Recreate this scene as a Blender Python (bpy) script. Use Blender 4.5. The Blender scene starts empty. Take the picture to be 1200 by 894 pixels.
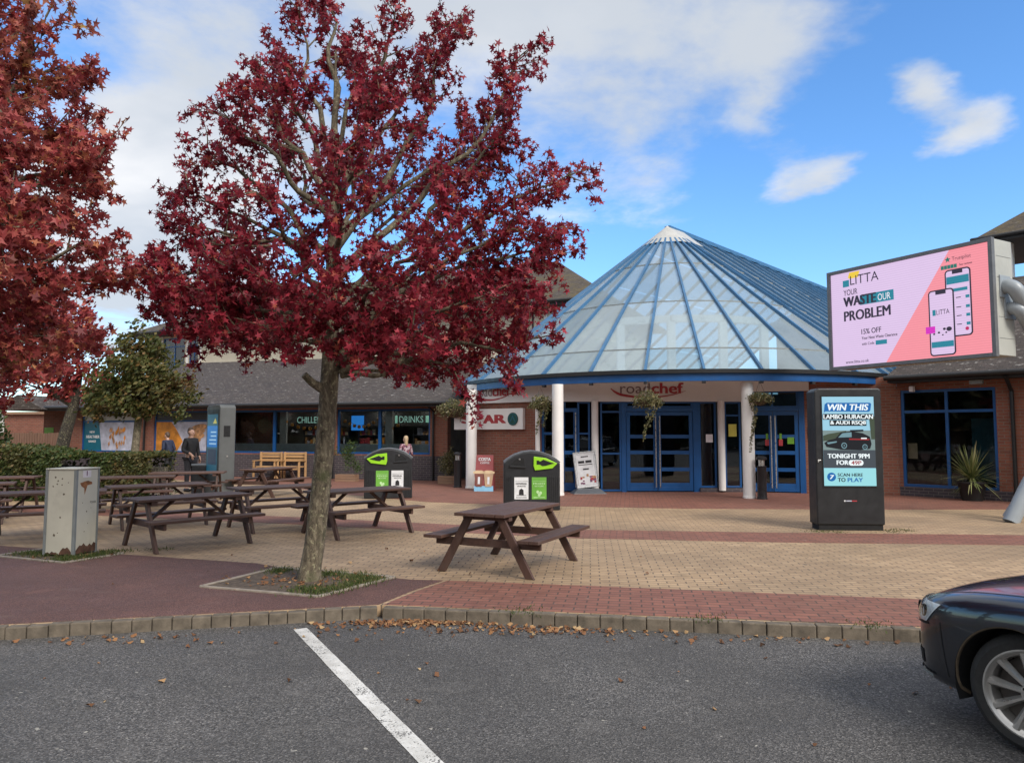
import bpy, math, random
from math import sin, cos, pi, radians, sqrt, atan2, exp
from mathutils import Vector, Matrix, noise
from mathutils.bvhtree import BVHTree

random.seed(7)
sc = bpy.context.scene
COL = sc.collection

# ------------------------------------------------------------------ camera
cam_d = bpy.data.cameras.new("camera")
cam = bpy.data.objects.new("camera", cam_d)
COL.objects.link(cam)
cam.location = (0, 0, 1.6)
cam.rotation_euler = (radians(90) + math.atan(61 / 860), 0, 0)
cam_d.sensor_width = 36
cam_d.lens = 860 / 1200 * 36
cam_d.clip_start = 0.05
cam_d.clip_end = 3000
sc.camera = cam

# ------------------------------------------------------------------ light
SUN_EL, SUN_AZ = radians(38), radians(140)      # azimuth clockwise from +Y
sun_dir = Vector((sin(SUN_AZ) * cos(SUN_EL), cos(SUN_AZ) * cos(SUN_EL), sin(SUN_EL)))
sd = bpy.data.lights.new("sun", 'SUN')
sd.energy = 2.0
sd.angle = radians(24)
sd.color = (1.0, 0.94, 0.86)
so = bpy.data.objects.new("sun", sd)
COL.objects.link(so)
so.rotation_euler = sun_dir.to_track_quat('Z', 'Y').to_euler()

sc.view_settings.view_transform = 'Standard'
sc.view_settings.look = 'None'
sc.view_settings.gamma = 1
sc.view_settings.exposure = 0.88
sc.view_settings.use_curve_mapping = False
sc.cycles.use_denoising = True
sc.cycles.max_bounces = 8
sc.cycles.transparent_max_bounces = 12
sc.cycles.sample_clamp_indirect = 6


class NT:
    """short node-graph writer"""
    def __init__(s, tree):
        s.t = tree
        s.n = tree.nodes
        s.l = tree.links

    def new(s, typ, **kw):
        n = s.n.new(typ)
        for k, v in kw.items():
            setattr(n, k, v)
        return n

    def put(s, sock, v):
        if isinstance(v, bpy.types.NodeSocket):
            s.l.new(v, sock)
        elif v is not None:
            if hasattr(sock, 'default_value'):
                try:
                    n = len(sock.default_value)
                    v = tuple(v)
                    if n == 4 and len(v) == 3:
                        v = v + (1,)
                except TypeError:
                    pass
                sock.default_value = v

    def math(s, op, a, b=None, c=None, clamp=False):
        n = s.new('ShaderNodeMath', operation=op, use_clamp=clamp)
        s.put(n.inputs[0], a)
        s.put(n.inputs[1], b)
        s.put(n.inputs[2], c)
        return n.outputs[0]

    def vmath(s, op, a, b=None):
        n = s.new('ShaderNodeVectorMath', operation=op)
        s.put(n.inputs[0], a)
        s.put(n.inputs[1], b)
        return n.outputs['Value'] if op in ('DOT_PRODUCT', 'LENGTH') else n.outputs[0]

    def mix(s, f, a, b, mode='MIX'):
        n = s.new('ShaderNodeMix', data_type='RGBA', blend_type=mode)
        s.put(n.inputs[0], f)
        s.put(n.inputs[6], a)
        s.put(n.inputs[7], b)
        return n.outputs[2]

    def noise(s, vec, scale, detail=4, rough=0.55, out='Fac', dist=0):
        n = s.new('ShaderNodeTexNoise')
        s.put(n.inputs['Vector'], vec)
        n.inputs['Scale'].default_value = scale
        n.inputs['Detail'].default_value = detail
        n.inputs['Roughness'].default_value = rough
        n.inputs['Distortion'].default_value = dist
        return n.outputs[out]

    def ramp(s, f, *stops):
        n = s.new('ShaderNodeValToRGB')
        e = n.color_ramp.elements
        while len(e) < len(stops):
            e.new(0.5)
        for el, (p, c) in zip(e, stops):
            el.position = p
            if isinstance(c, (int, float)):
                c = (c, c, c)
            el.color = tuple(c)[:3] + (1,)
        s.put(n.inputs[0], f)
        return n.outputs[0]

    def step(s, v, lo, hi):
        n = s.new('ShaderNodeMapRange', interpolation_type='SMOOTHSTEP')
        s.put(n.inputs[0], v)
        n.inputs[1].default_value = lo
        n.inputs[2].default_value = hi
        return n.outputs[0]


# ------------------------------------------------------------------ world sky with clouds
def make_world():
    w = bpy.data.worlds.new("World")
    sc.world = w
    w.use_nodes = True
    T = NT(w.node_tree)
    T.n.clear()
    out = T.new('ShaderNodeOutputWorld')
    bg = T.new('ShaderNodeBackground')
    T.l.new(bg.outputs[0], out.inputs[0])
    bg.inputs[1].default_value = 0.12
    sky = T.new('ShaderNodeTexSky', sky_type='NISHITA')
    sky.sun_disc = False
    sky.sun_elevation = SUN_EL
    sky.sun_rotation = SUN_AZ
    sky.air_density = 1.0
    sky.dust_density = 0.3
    sky.ozone_density = 2.5
    tc = T.new('ShaderNodeTexCoord').outputs['Generated']
    d = T.vmath('NORMALIZE', tc)
    sep = T.new('ShaderNodeSeparateXYZ')
    T.l.new(d, sep.inputs[0])
    z = T.math('MAXIMUM', sep.outputs[2], 0.0)
    den = T.math('ADD', z, 0.16)
    comb = T.new('ShaderNodeCombineXYZ')
    T.l.new(T.math('DIVIDE', sep.outputs[0], den), comb.inputs[0])
    T.l.new(T.math('DIVIDE', sep.outputs[1], den), comb.inputs[1])
    comb.inputs[2].default_value = 0.37
    p = comb.outputs[0]
    n1 = T.noise(p, 1.5, 9, 0.58, dist=0.35)
    n2 = T.noise(p, 0.9, 5, 0.5)
    n3 = T.noise(p, 6.5, 8, 0.62)
    # cloud banks: direction, sharpness, weight
    nz = T.vmath('SUBTRACT', T.noise(p, 2.6, 5, 0.6, out='Color'), (0.5, 0.5, 0.5))
    dw = T.vmath('NORMALIZE', T.vmath('ADD', d, T.vmath('MULTIPLY', nz, (0.16, 0.10, 0.07))))
    bank = None
    for (c, k, wgt) in CLOUDS:
        v = Vector(c).normalized()
        dt = T.vmath('DOT_PRODUCT', dw, tuple(v))
        g = T.math('EXPONENT', T.math('MULTIPLY', T.math('SUBTRACT', dt, 1.0), k))
        g = T.math('MULTIPLY', g, wgt)
        bank = g if bank is None else T.math('ADD', bank, g)
    # away from the picture the cloud cover is made up:
    # unseen overcast added behind and overhead for whiter, more neutral light
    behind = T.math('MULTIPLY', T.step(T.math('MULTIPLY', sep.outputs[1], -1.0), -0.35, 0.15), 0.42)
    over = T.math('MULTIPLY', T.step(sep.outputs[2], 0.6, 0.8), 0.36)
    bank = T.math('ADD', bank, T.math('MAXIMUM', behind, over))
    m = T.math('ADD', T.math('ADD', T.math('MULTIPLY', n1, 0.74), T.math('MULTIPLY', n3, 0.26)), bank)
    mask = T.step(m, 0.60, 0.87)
    shade = T.step(T.math('ADD', T.math('MULTIPLY', n2, 0.75), T.math('MULTIPLY', n1, 0.25)), 0.37, 0.58)
    cl = T.mix(shade, (5.1, 5.0, 4.9), (3.0, 3.2, 3.45))
    front = T.step(sep.outputs[1], -0.25, 0.25)
    cl = T.mix(1.0, cl, T.mix(front, (1.35, 1.33, 1.30), (1, 1, 1)), 'MULTIPLY')     # unseen clouds behind made brighter to lift the light on the ground
    hs = T.new('ShaderNodeHueSaturation')
    hs.inputs['Saturation'].default_value = 1.12
    hs.inputs['Value'].default_value = 1.0
    T.l.new(sky.outputs[0], hs.inputs['Color'])
    skyc = T.mix(1.0, hs.outputs[0], SKY_TINT, 'MULTIPLY')
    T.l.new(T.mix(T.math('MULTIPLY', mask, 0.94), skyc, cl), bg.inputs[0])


SKY_TINT = (0.80, 1.0, 1.16)
CLOUDS = [
    ((-0.46, 1.0, 0.56), 40, 0.20),
    ((-0.15, 1.0, 0.60), 36, 0.24),
    ((0.10, 1.0, 0.52), 60, 0.22),
    ((0.27, 1.0, 0.56), 90, 0.22),
    ((-0.50, 1.0, 0.34), 160, 0.34),
    ((-0.42, 1.0, 0.26), 200, 0.26),
    ((-0.30, 1.0, 0.36), 60, -0.10),
    ((-0.58, 1.0, 0.43), 300, -0.10),
    ((-0.60, 1.0, 0.18), 60, 0.26),
    ((0.10, 1.0, 0.30), 160, 0.12),
    ((0.22, 1.0, 0.30), 300, 0.15),
    ((0.345, 1.0, 0.345), 2600, 0.24),
    ((0.39, 1.0, 0.355), 2200, 0.30),
    ((0.44, 1.0, 0.37), 2200, 0.31),
    ((0.49, 1.0, 0.385), 2400, 0.28),
    ((0.35, 1.0, 0.43), 1500, 0.22),
    ((0.61, 1.0, 0.50), 1800, 0.29),
    ((0.57, 1.0, 0.485), 2400, 0.24),
    ((0.60, 1.0, 0.41), 2600, 0.27),
    ((0.65, 1.0, 0.43), 2200, 0.28),
    ((0.70, 1.0, 0.455), 1800, 0.28),
    ((0.60, 1.0, 0.31), 700, 0.20),
    ((0.46, 1.0, 0.57), 300, 0.16),
    ((0.38, 1.0, 0.53), 300, 0.12),
    ((0.60, 1.0, 0.36), 14, -0.17),
    ((0.30, 1.0, 0.22), 40, -0.07),
]
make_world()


# ------------------------------------------------------------------ materials
def material(name):
    m = bpy.data.materials.new(name)
    m.use_nodes = True
    T = NT(m.node_tree)
    T.n.clear()
    out = T.new('ShaderNodeOutputMaterial')
    b = T.new('ShaderNodeBsdfPrincipled')
    T.l.new(b.outputs[0], out.inputs[0])
    return m, T, b, out


def bump(T, b, h, strength=0.3, dist=0.01):
    n = T.new('ShaderNodeBump')
    n.inputs['Strength'].default_value = strength
    n.inputs['Distance'].default_value = dist
    T.put(n.inputs['Height'], h)
    T.l.new(n.outputs[0], b.inputs['Normal'])


def plain(name, col, rough=0.5, metal=0.0, var=0.12, scale=6.0, bmp=0.0, coat=0.0, spec=0.5, dirt=0.0, emit=0.0, ecol=None):
    m, T, b, out = material(name)
    tc = T.new('ShaderNodeTexCoord').outputs['Object']
    n = T.noise(tc, scale, 5)
    lo = tuple(c * (1 - var) for c in col)
    hi = tuple(min(1, c * (1 + var)) for c in col)
    c = T.ramp(n, (0.3, lo), (0.7, hi))
    if dirt:
        n2 = T.noise(tc, scale * 0.6, 8, 0.7)
        c = T.mix(T.math('MULTIPLY', T.step(n2, 0.5, 0.75), dirt), c, (0.06, 0.05, 0.035))
    T.put(b.inputs['Base Color'], c)
    T.put(b.inputs['Roughness'], T.ramp(T.noise(tc, scale * 2.3, 3), (0.3, max(0.02, rough - 0.07)), (0.7, min(1, rough + 0.07))))
    b.inputs['Metallic'].default_value = metal
    b.inputs['Coat Weight'].default_value = coat
    b.inputs['Specular IOR Level'].default_value = spec
    if bmp:
        bump(T, b, T.noise(tc, scale * 8, 4), bmp, 0.004)
    if emit:
        T.put(b.inputs['Emission Color'], ecol or col)
        b.inputs['Emission Strength'].default_value = emit
    return m


def uvnode(T):
    return T.new('ShaderNodeTexCoord').outputs['UV']


def mapped(T, vec, rot=0.0, scale=(1, 1, 1), loc=(0, 0, 0)):
    n = T.new('ShaderNodeMapping')
    T.l.new(vec, n.inputs[0])
    n.inputs['Rotation'].default_value = (0, 0, rot)
    n.inputs['Scale'].default_value = scale
    n.inputs['Location'].default_value = loc
    return n.outputs[0]


def bricktex(T, vec, w, h, mortar, c1, c2, cm, offset=0.5, bias=0.0):
    n = T.new('ShaderNodeTexBrick')
    T.put(n.inputs['Vector'], vec)
    n.offset = offset
    n.inputs['Scale'].default_value = 1
    n.inputs['Brick Width'].default_value = w
    n.inputs['Row Height'].default_value = h
    n.inputs['Mortar Size'].default_value = mortar
    n.inputs['Mortar Smooth'].default_value = 0.2
    n.inputs['Bias'].default_value = bias
    T.put(n.inputs['Color1'], c1)
    T.put(n.inputs['Color2'], c2)
    T.put(n.inputs['Mortar'], cm)
    return n


def brick_mat(name, c1, c2, cm, w=0.225, h=0.075, mortar=0.008):
    m, T, b, out = material(name)
    uv = uvnode(T)
    br = bricktex(T, uv, w, h, mortar, c1, c2, cm)
    n = T.noise(uv, 2.2, 6, 0.65)
    c = T.mix(T.ramp(n, (0.3, 0.0), (0.75, 0.35)), br.outputs[0], tuple(x * 0.45 for x in c1))
    c = T.mix(0.25, c, T.noise(uv, 30, 2, out='Color'), 'SOFT_LIGHT')
    T.put(b.inputs['Base Color'], c)
    b.inputs['Roughness'].default_value = 0.85
    bump(T, b, T.math('ADD', T.math('MULTIPLY', br.outputs[1], -1.0), T.math('MULTIPLY', T.noise(uv, 60, 3), 0.3)), 0.5, 0.006)
    return m


def paver_mat(name, c1, c2, cm, rot, dirt=0.35):
    m, T, b, out = material(name)
    uv = T.new('ShaderNodeTexCoord').outputs['Object']
    v = mapped(T, uv, rot)
    br = bricktex(T, v, 0.205, 0.103, 0.008, c1, c2, cm)
    n = T.noise(uv, 0.45, 7, 0.62)
    n2 = T.noise(uv, 3.0, 6, 0.7)
    c = T.mix(T.ramp(n, (0.42, 0.0), (0.72, dirt)), br.outputs[0], (0.10, 0.075, 0.055))
    c = T.mix(T.ramp(n2, (0.48, 0.0), (0.72, 0.65)), c, tuple(x * 0.55 for x in c1))
    gum = T.noise(uv, 11, 2, 0.4)
    c = T.mix(T.step(gum, 0.74, 0.76), c, (0.06, 0.05, 0.045))
    c = T.mix(T.ramp(T.noise(uv, 9, 5, 0.7), (0.62, 0.0), (0.8, 0.4)), c, (0.55, 0.47, 0.36))
    vo = T.new('ShaderNodeTexVoronoi')
    T.put(vo.inputs['Vector'], mapped(T, v, 0, (1 / 0.205, 1 / 0.103, 1)))
    vo.inputs['Scale'].default_value = 1.0
    sp = T.new('ShaderNodeSeparateColor')
    T.l.new(vo.outputs['Color'], sp.inputs[0])
    c = T.mix(T.step(sp.outputs[0], 0.82, 0.9), c, T.mix(0.45, c, tuple(x * 0.5 for x in c1)))
    T.put(b.inputs['Base Color'], c)
    T.put(b.inputs['Roughness'], T.ramp(n, (0.3, 0.62), (0.7, 0.85)))
    h = T.math('ADD', T.math('MULTIPLY', br.outputs[1], -1.0), T.math('MULTIPLY', T.noise(uv, 45, 3), 0.35))
    bump(T, b, h, 0.55, 0.006)
    return m


def asphalt_mat(name, base, red=False):
    m, T, b, out = material(name)
    uv = T.new('ShaderNodeTexCoord').outputs['Object']
    vo = T.new('ShaderNodeTexVoronoi')
    T.put(vo.inputs['Vector'], uv)
    vo.inputs['Scale'].default_value = 115 if not red else 150
    sp = T.new('ShaderNodeSeparateColor')
    T.l.new(vo.outputs['Color'], sp.inputs[0])
    k = 1.0 if not red else 0.75
    grain = T.ramp(sp.outputs[0], (0.0, tuple(c * (1 - .72 * k) for c in base)), (0.55, base), (0.88, tuple(c * (1 + .6 * k) for c in base)), (1.0, tuple(c * (1 + 1.9 * k) for c in base)))
    big = T.noise(uv, 0.55, 6, 0.6)
    c = T.mix(T.ramp(big, (0.38, 0.6), (0.62, 0.0)), grain, tuple(x * 0.55 for x in base))
    mid = T.noise(uv, 2.6, 6, 0.7)
    c = T.mix(T.ramp(mid, (0.56, 0.0), (0.74, 0.4)), c, tuple(min(1, x * 1.9) for x in base))
    if red:
        c = T.mix(T.ramp(T.noise(mapped(T, uv, 0.4, (0.5, 2.2, 1)), 1.6, 7, 0.7), (0.58, 0.0), (0.78, 0.55)), c, (0.20, 0.14, 0.115))
    else:
        # oil spots
        v2 = T.new('ShaderNodeTexVoronoi', feature='SMOOTH_F1')
        T.put(v2.inputs['Vector'], T.vmath('ADD', uv, T.vmath('SCALE', T.noise(uv, 1.4, 3, out='Color'))))
        v2.inputs['Scale'].default_value = 0.55
        spot = T.math('SUBTRACT', 1.0, T.step(v2.outputs['Distance'], 0.05, 0.26))
        c = T.mix(T.math('MULTIPLY', spot, 0.6), c, (0.022, 0.021, 0.02))
        fl = T.noise(uv, 17, 2, 0.5)
        c = T.mix(T.step(fl, 0.735, 0.76), c, (0.33, 0.31, 0.27))
    T.put(b.inputs['Base Color'], c)
    T.put(b.inputs['Roughness'], T.ramp(mid, (0.3, 0.72), (0.7, 0.92)))
    bump(T, b, T.math('ADD', vo.outputs['Distance'], T.math('MULTIPLY', big, 0.4)), 0.7, 0.008)
    return m


def tile_mat(name, base, lichen=0.5, moss=0.0, w=0.19, h=0.11):
    m, T, b, out = material(name)
    uv = uvnode(T)
    br = bricktex(T, uv, w, h, 0.006, base, tuple(c * 0.5 for c in base), tuple(c * 0.15 for c in base))
    n = T.noise(uv, 1.3, 7, 0.65)
    c = T.mix(T.ramp(n, (0.4, 0.0), (0.7, 0.5)), br.outputs[0], (0.055, 0.042, 0.03))
    sn = T.noise(mapped(T, uv, 0, (3.2, 6.0, 1)), 1.3, 5, 0.75)
    c = T.mix(T.math('MULTIPLY', T.step(sn, 0.57, 0.66), lichen), c, (0.36, 0.34, 0.31))
    if moss:
        mn = T.noise(uv, 0.9, 8, 0.7)
        c = T.mix(T.math('MULTIPLY', T.step(mn, 0.42, 0.68), moss), c, (0.115, 0.085, 0.03))
    T.put(b.inputs['Base Color'], c)
    b.inputs['Roughness'].default_value = 0.85
    saw = T.math('FRACT', T.math('DIVIDE', T.new('ShaderNodeSeparateXYZ').outputs[1], h))
    s = [x for x in T.n if x.bl_idname == 'ShaderNodeSeparateXYZ'][-1]
    T.l.new(uv, s.inputs[0])
    hgt = T.math('ADD', T.math('MULTIPLY', saw, -1.0), T.math('MULTIPLY', br.outputs[1], -0.6))
    bump(T, b, hgt, 0.6, 0.02)
    return m


def leaf_mat(name, stops, trans=0.35, rough=0.5, big=None, spec=0.35):
    m, T, b, out = material(name)
    g = T.new('ShaderNodeNewGeometry')
    c = T.ramp(g.outputs['Random Per Island'], *stops)
    if big:
        tc = T.new('ShaderNodeTexCoord').outputs['Object']
        n = T.noise(tc, big[0], 4, 0.6)
        c2 = T.ramp(g.outputs['Random Per Island'], *big[1])
        c = T.mix(T.step(n, 0.48, 0.68), c, c2)
    T.put(b.inputs['Base Color'], c)
    b.inputs['Roughness'].default_value = rough
    b.inputs['Specular IOR Level'].default_value = spec
    tr = T.new('ShaderNodeBsdfTranslucent')
    T.put(tr.inputs['Color'], c)
    mx = T.new('ShaderNodeMixShader')
    mx.inputs[0].default_value = trans
    T.l.new(b.outputs[0], mx.inputs[1])
    T.l.new(tr.outputs[0], mx.inputs[2])
    T.l.new(mx.outputs[0], out.inputs[0])
    return m


def bark_mat(name, base, light):
    m, T, b, out = material(name)
    tc = T.new('ShaderNodeTexCoord').outputs['Object']
    v = mapped(T, tc, 0, (24, 24, 9))
    n = T.noise(v, 1.0, 7, 0.7, dist=0.6)
    n2 = T.noise(tc, 26, 5, 0.7)
    c = T.ramp(n, (0.33, tuple(x * 0.3 for x in base)), (0.52, base), (0.72, light))
    c = T.mix(T.step(n2, 0.55, 0.66), c, (0.34, 0.31, 0.19))
    c = T.mix(T.step(T.noise(tc, 5, 5, 0.6), 0.5, 0.75), c, (0.085, 0.09, 0.04))
    T.put(b.inputs['Base Color'], c)
    b.inputs['Roughness'].default_value = 0.9
    bump(T, b, n, 1.0, 0.03)
    return m


def glass_mat(name, tint=(0.75, 0.8, 0.8), rough=0.02, ior=1.5, boost=1.0):
    m, T, b, out = material(name)
    T.n.remove(b)
    fr = T.new('ShaderNodeFresnel')
    fr.inputs[0].default_value = ior
    tc = T.new('ShaderNodeTexCoord').outputs['Object']
    bn = T.new('ShaderNodeBump')
    bn.inputs['Strength'].default_value = 0.08
    bn.inputs['Distance'].default_value = 0.02
    T.put(bn.inputs['Height'], T.noise(tc, 1.1, 2))
    gl = T.new('ShaderNodeBsdfGlossy')
    gl.inputs['Roughness'].default_value = rough
    gl.inputs['Color'].default_value = (0.9, 0.93, 0.95, 1)
    T.l.new(bn.outputs[0], gl.inputs['Normal'])
    tr = T.new('ShaderNodeBsdfTransparent')
    tr.inputs[0].default_value = tint + (1,)
    mx = T.new('ShaderNodeMixShader')
    T.l.new(T.math('MULTIPLY', fr.outputs[0], boost, clamp=True), mx.inputs[0])
    T.l.new(tr.outputs[0], mx.inputs[1])
    T.l.new(gl.outputs[0], mx.inputs[2])
    T.l.new(mx.outputs[0], out.inputs[0])
    return m


def canopy_glass_mat(name):
    m, T, b, out = material(name)
    g = T.new('ShaderNodeNewGeometry')
    tc = T.new('ShaderNodeTexCoord').outputs['Object']
    n = T.noise(tc, 0.7, 6, 0.6)
    n2 = T.noise(mapped(T, tc, 0, (1, 1, 0.25)), 3.5, 6, 0.7)
    c = T.ramp(g.outputs['Random Per Island'], (0.0, (0.23, 0.315, 0.37)), (0.5, (0.32, 0.41, 0.46)), (0.9, (0.44, 0.52, 0.56)))
    c = T.mix(T.ramp(n, (0.35, 0.0), (0.7, 0.55)), c, (0.46, 0.54, 0.575))
    c = T.mix(T.ramp(n2, (0.55, 0.0), (0.8, 0.5)), c, (0.22, 0.28, 0.29))
    T.put(b.inputs['Base Color'], c)
    b.inputs['Roughness'].default_value = 0.16
    b.inputs['Specular IOR Level'].default_value = 0.75
    bump(T, b, T.noise(tc, 0.8, 2), 0.15, 0.05)
    tr = T.new('ShaderNodeBsdfTransparent')
    tr.inputs[0].default_value = (0.66, 0.78, 0.84, 1)
    mx = T.new('ShaderNodeMixShader')
    mx.inputs[0].default_value = 0.46
    T.l.new(b.outputs[0], mx.inputs[1])
    T.l.new(tr.outputs[0], mx.inputs[2])
    T.l.new(mx.outputs[0], out.inputs[0])
    return m


def wood_mat(name, base, axis=0, dirt=0.3):
    m, T, b, out = material(name)
    tc = T.new('ShaderNodeTexCoord').outputs['Object']
    s = [22, 22, 22]
    s[axis] = 1.6
    n = T.noise(mapped(T, tc, 0, tuple(s)), 1.0, 6, 0.65)
    n2 = T.noise(tc, 3.5, 6, 0.65)
    c = T.ramp(n, (0.3, tuple(x * 0.6 for x in base)), (0.7, tuple(min(1, x * 1.35) for x in base)))
    c = T.mix(T.ramp(n2, (0.5, 0.0), (0.75, dirt)), c, (0.11, 0.095, 0.085))
    T.put(b.inputs['Base Color'], c)
    T.put(b.inputs['Roughness'], T.ramp(n2, (0.3, 0.5), (0.7, 0.75)))
    oi = T.new('ShaderNodeObjectInfo')
    c = T.mix(T.math('MULTIPLY', oi.outputs['Random'], 0.45), c, tuple(x * 1.9 + 0.015 for x in base))
    T.put(b.inputs['Base Color'], c)
    bump(T, b, n, 0.35, 0.004)
    return m


def emit_mat(name, col, strength, glossy=True):
    m, T, b, out = material(name)
    T.put(b.inputs['Base Color'], tuple(c * 0.15 for c in col))
    b.inputs['Roughness'].default_value = 0.35
    T.put(b.inputs['Emission Color'], col)
    b.inputs['Emission Strength'].default_value = strength * 0.58
    return m


def led_mat(name, col, strength=1.0):
    """LED module panel: rows of lamps over the picture colour"""
    m, T, b, out = material(name)
    tc = T.new('ShaderNodeTexCoord').outputs['Object']
    s = T.new('ShaderNodeSeparateXYZ')
    T.l.new(tc, s.inputs[0])
    row = T.math('FRACT', T.math('MULTIPLY', s.outputs[2], 21.0))
    dark = T.ramp(row, (0.0, 0.78), (0.18, 1.0), (0.86, 1.0), (1.0, 0.78))
    n = T.noise(tc, 3, 3)
    c = T.mix(1.0, col, dark, 'MULTIPLY')
    c = T.mix(0.12, c, T.mix(n, (0.6, 0.6, 0.65), (1, 1, 1)), 'MULTIPLY')
    T.put(b.inputs['Base Color'], (0.03, 0.03, 0.03))
    b.inputs['Roughness'].default_value = 0.6
    T.put(b.inputs['Emission Color'], c)
    b.inputs['Emission Strength'].default_value = strength * 0.56
    return m


def rgb(r, g, b):
    f = lambda x: x / 255 / 12.92 if x / 255 < 0.04045 else ((x / 255 + 0.055) / 1.055) ** 2.4
    return (f(r), f(g), f(b))


M = {}
M['asphalt'] = asphalt_mat('asphalt', (0.092, 0.087, 0.083))
M['tarmac'] = asphalt_mat('red_tarmac', (0.13, 0.063, 0.052), True)
M['buff'] = paver_mat('buff_pavers', (0.46, 0.32, 0.19), (0.37, 0.25, 0.145), (0.13, 0.095, 0.065), radians(6), 0.6)
M['redpave'] = paver_mat('red_pavers', (0.27, 0.108, 0.072), (0.205, 0.083, 0.058), (0.07, 0.045, 0.035), radians(9), 0.25)
M['kerb'] = plain('kerb_stone', (0.135, 0.110, 0.082), 0.9, var=0.35, scale=9, bmp=0.6, dirt=0.75)
def worn_paint():
    m, T, b, out = material('worn_road_paint')
    tc = T.new('ShaderNodeTexCoord').outputs['Object']
    c = T.ramp(T.noise(tc, 5, 6, .7), (.35, (.42, .41, .38)), (.65, (.66, .65, .62)))
    chips = T.math('ADD', T.math('MULTIPLY', T.noise(tc, 75, 3, .6), .6), T.math('MULTIPLY', T.noise(tc, 6, 4, .6), .4))
    c = T.mix(T.step(chips, .55, .60), c, (.10, .095, .09))
    T.put(b.inputs['Base Color'], c)
    b.inputs['Roughness'].default_value = .8
    bump(T, b, T.noise(tc, 110, 3), .5, .004)
    return m


M['paint'] = worn_paint()
M['soil'] = plain('soil', (0.09, 0.065, 0.045), 0.95, var=0.5, scale=18, bmp=0.8)
M['edging'] = plain('concrete_edging', (0.27, 0.23, 0.185), 0.9, var=0.25, scale=12, bmp=0.4, dirt=0.4)
M['grass'] = leaf_mat('grass', ((0, (0.04, 0.065, 0.015)), (0.6, (0.075, 0.105, 0.025)), (1, (0.17, 0.15, 0.06))), 0.3, 0.6)
M['litter'] = leaf_mat('dry_leaf', ((0, (0.10, 0.05, 0.025)), (0.5, (0.22, 0.10, 0.045)), (0.8, (0.34, 0.17, 0.07)), (1, (0.42, 0.30, 0.16))), 0.15, 0.7)
M['brick'] = brick_mat('red_brick', (0.27, 0.092, 0.055), (0.19, 0.066, 0.042), (0.20, 0.155, 0.125))
M['bluebrick'] = brick_mat('dark_plinth_brick', (0.062, 0.05, 0.062), (0.045, 0.035, 0.042), (0.15, 0.13, 0.125))
M['tile'] = tile_mat('clay_roof_tile', (0.07, 0.052, 0.045), 0.8)
M['mosstile'] = tile_mat('mossy_roof_tile', (0.085, 0.066, 0.052), 0.4, 0.85)
M['cream'] = plain('cream_render', (0.58, 0.53, 0.42), 0.85, var=0.08, scale=2, bmp=0.2, dirt=0.15)
M['white'] = plain('white_paint', (0.76, 0.74, 0.72), 0.45, var=0.05, scale=2.5, dirt=0.06)
M['fascia'] = plain('white_fascia', (0.72, 0.72, 0.72), 0.35, var=0.05, scale=1.2, dirt=0.10)
M['blue'] = plain('blue_frame_paint', (0.006, 0.072, 0.235), 0.35, var=0.12, scale=3, dirt=0.06)
M['rafter'] = plain('blue_rafter_paint', (0.04, 0.13, 0.26), 0.4, var=0.15, scale=2, dirt=0.15)
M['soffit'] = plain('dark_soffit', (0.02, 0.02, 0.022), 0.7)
M['gutter'] = plain('black_plastic_gutter', (0.012, 0.012, 0.013), 0.4)
M['shopwall'] = plain('shop_wall', (0.075, 0.07, 0.066), 0.7, var=0.5, scale=1.6)
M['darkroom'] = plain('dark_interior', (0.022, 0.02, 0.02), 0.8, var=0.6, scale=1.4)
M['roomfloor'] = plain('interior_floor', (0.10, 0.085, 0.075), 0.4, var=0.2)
M['ceiling'] = plain('white_ceiling', (0.78, 0.78, 0.78), 0.7)
M['glass'] = glass_mat('window_glass', (0.72, 0.76, 0.77), boost=1.0)
M['darkglass'] = glass_mat('dark_window_glass', (0.35, 0.42, 0.48), boost=1.6)
M['frost'] = plain('frosted_film', (0.42, 0.48, 0.50), 0.35, var=0.1)
M['canopy'] = canopy_glass_mat('canopy_glass')
M['cap'] = plain('grey_metal_cap', (0.42, 0.42, 0.40), 0.5, var=0.1, dirt=0.2)
M['bark'] = bark_mat('tree_bark', (0.15, 0.12, 0.08), (0.34, 0.29, 0.20))
M['darkbark'] = bark_mat('dark_tree_bark', (0.05, 0.042, 0.033), (0.10, 0.085, 0.06))
M['redleaf'] = leaf_mat('red_autumn_leaf', ((0, (0.11, 0.012, 0.02)), (0.35, (0.21, 0.018, 0.032)), (0.75, (0.34, 0.03, 0.05)), (0.93, (0.47, 0.055, 0.08)), (1, (0.5, 0.14, 0.08))), 0.45, 0.45)
M['rustleaf'] = leaf_mat('rusty_autumn_leaf', ((0, (0.19, 0.032, 0.04)), (0.4, (0.35, 0.06, 0.065)), (0.8, (0.50, 0.11, 0.10)), (1, (0.60, 0.24, 0.12))), 0.45, 0.5,
                         big=(1.1, ((0, (0.17, 0.07, 0.045)), (0.45, (0.33, 0.11, 0.075)), (0.8, (0.47, 0.17, 0.10)), (0.96, (0.19, 0.16, 0.06)), (1, (0.62, 0.36, 0.09)))))
M['pinkleaf'] = leaf_mat('pale_red_leaf', ((0, (0.17, 0.025, 0.03)), (0.5, (0.33, 0.05, 0.055)), (0.85, (0.45, 0.09, 0.07)), (1, (0.5, 0.22, 0.08))), 0.36, 0.55)
M['olive'] = leaf_mat('olive_leaf', ((0, (0.045, 0.06, 0.015)), (0.5, (0.085, 0.095, 0.025)), (0.85, (0.13, 0.125, 0.035)), (1, (0.2, 0.12, 0.04))), 0.3, 0.55,
                      big=(0.9, ((0, (0.07, 0.06, 0.02)), (0.6, (0.13, 0.085, 0.03)), (1, (0.22, 0.10, 0.04)))))
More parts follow.
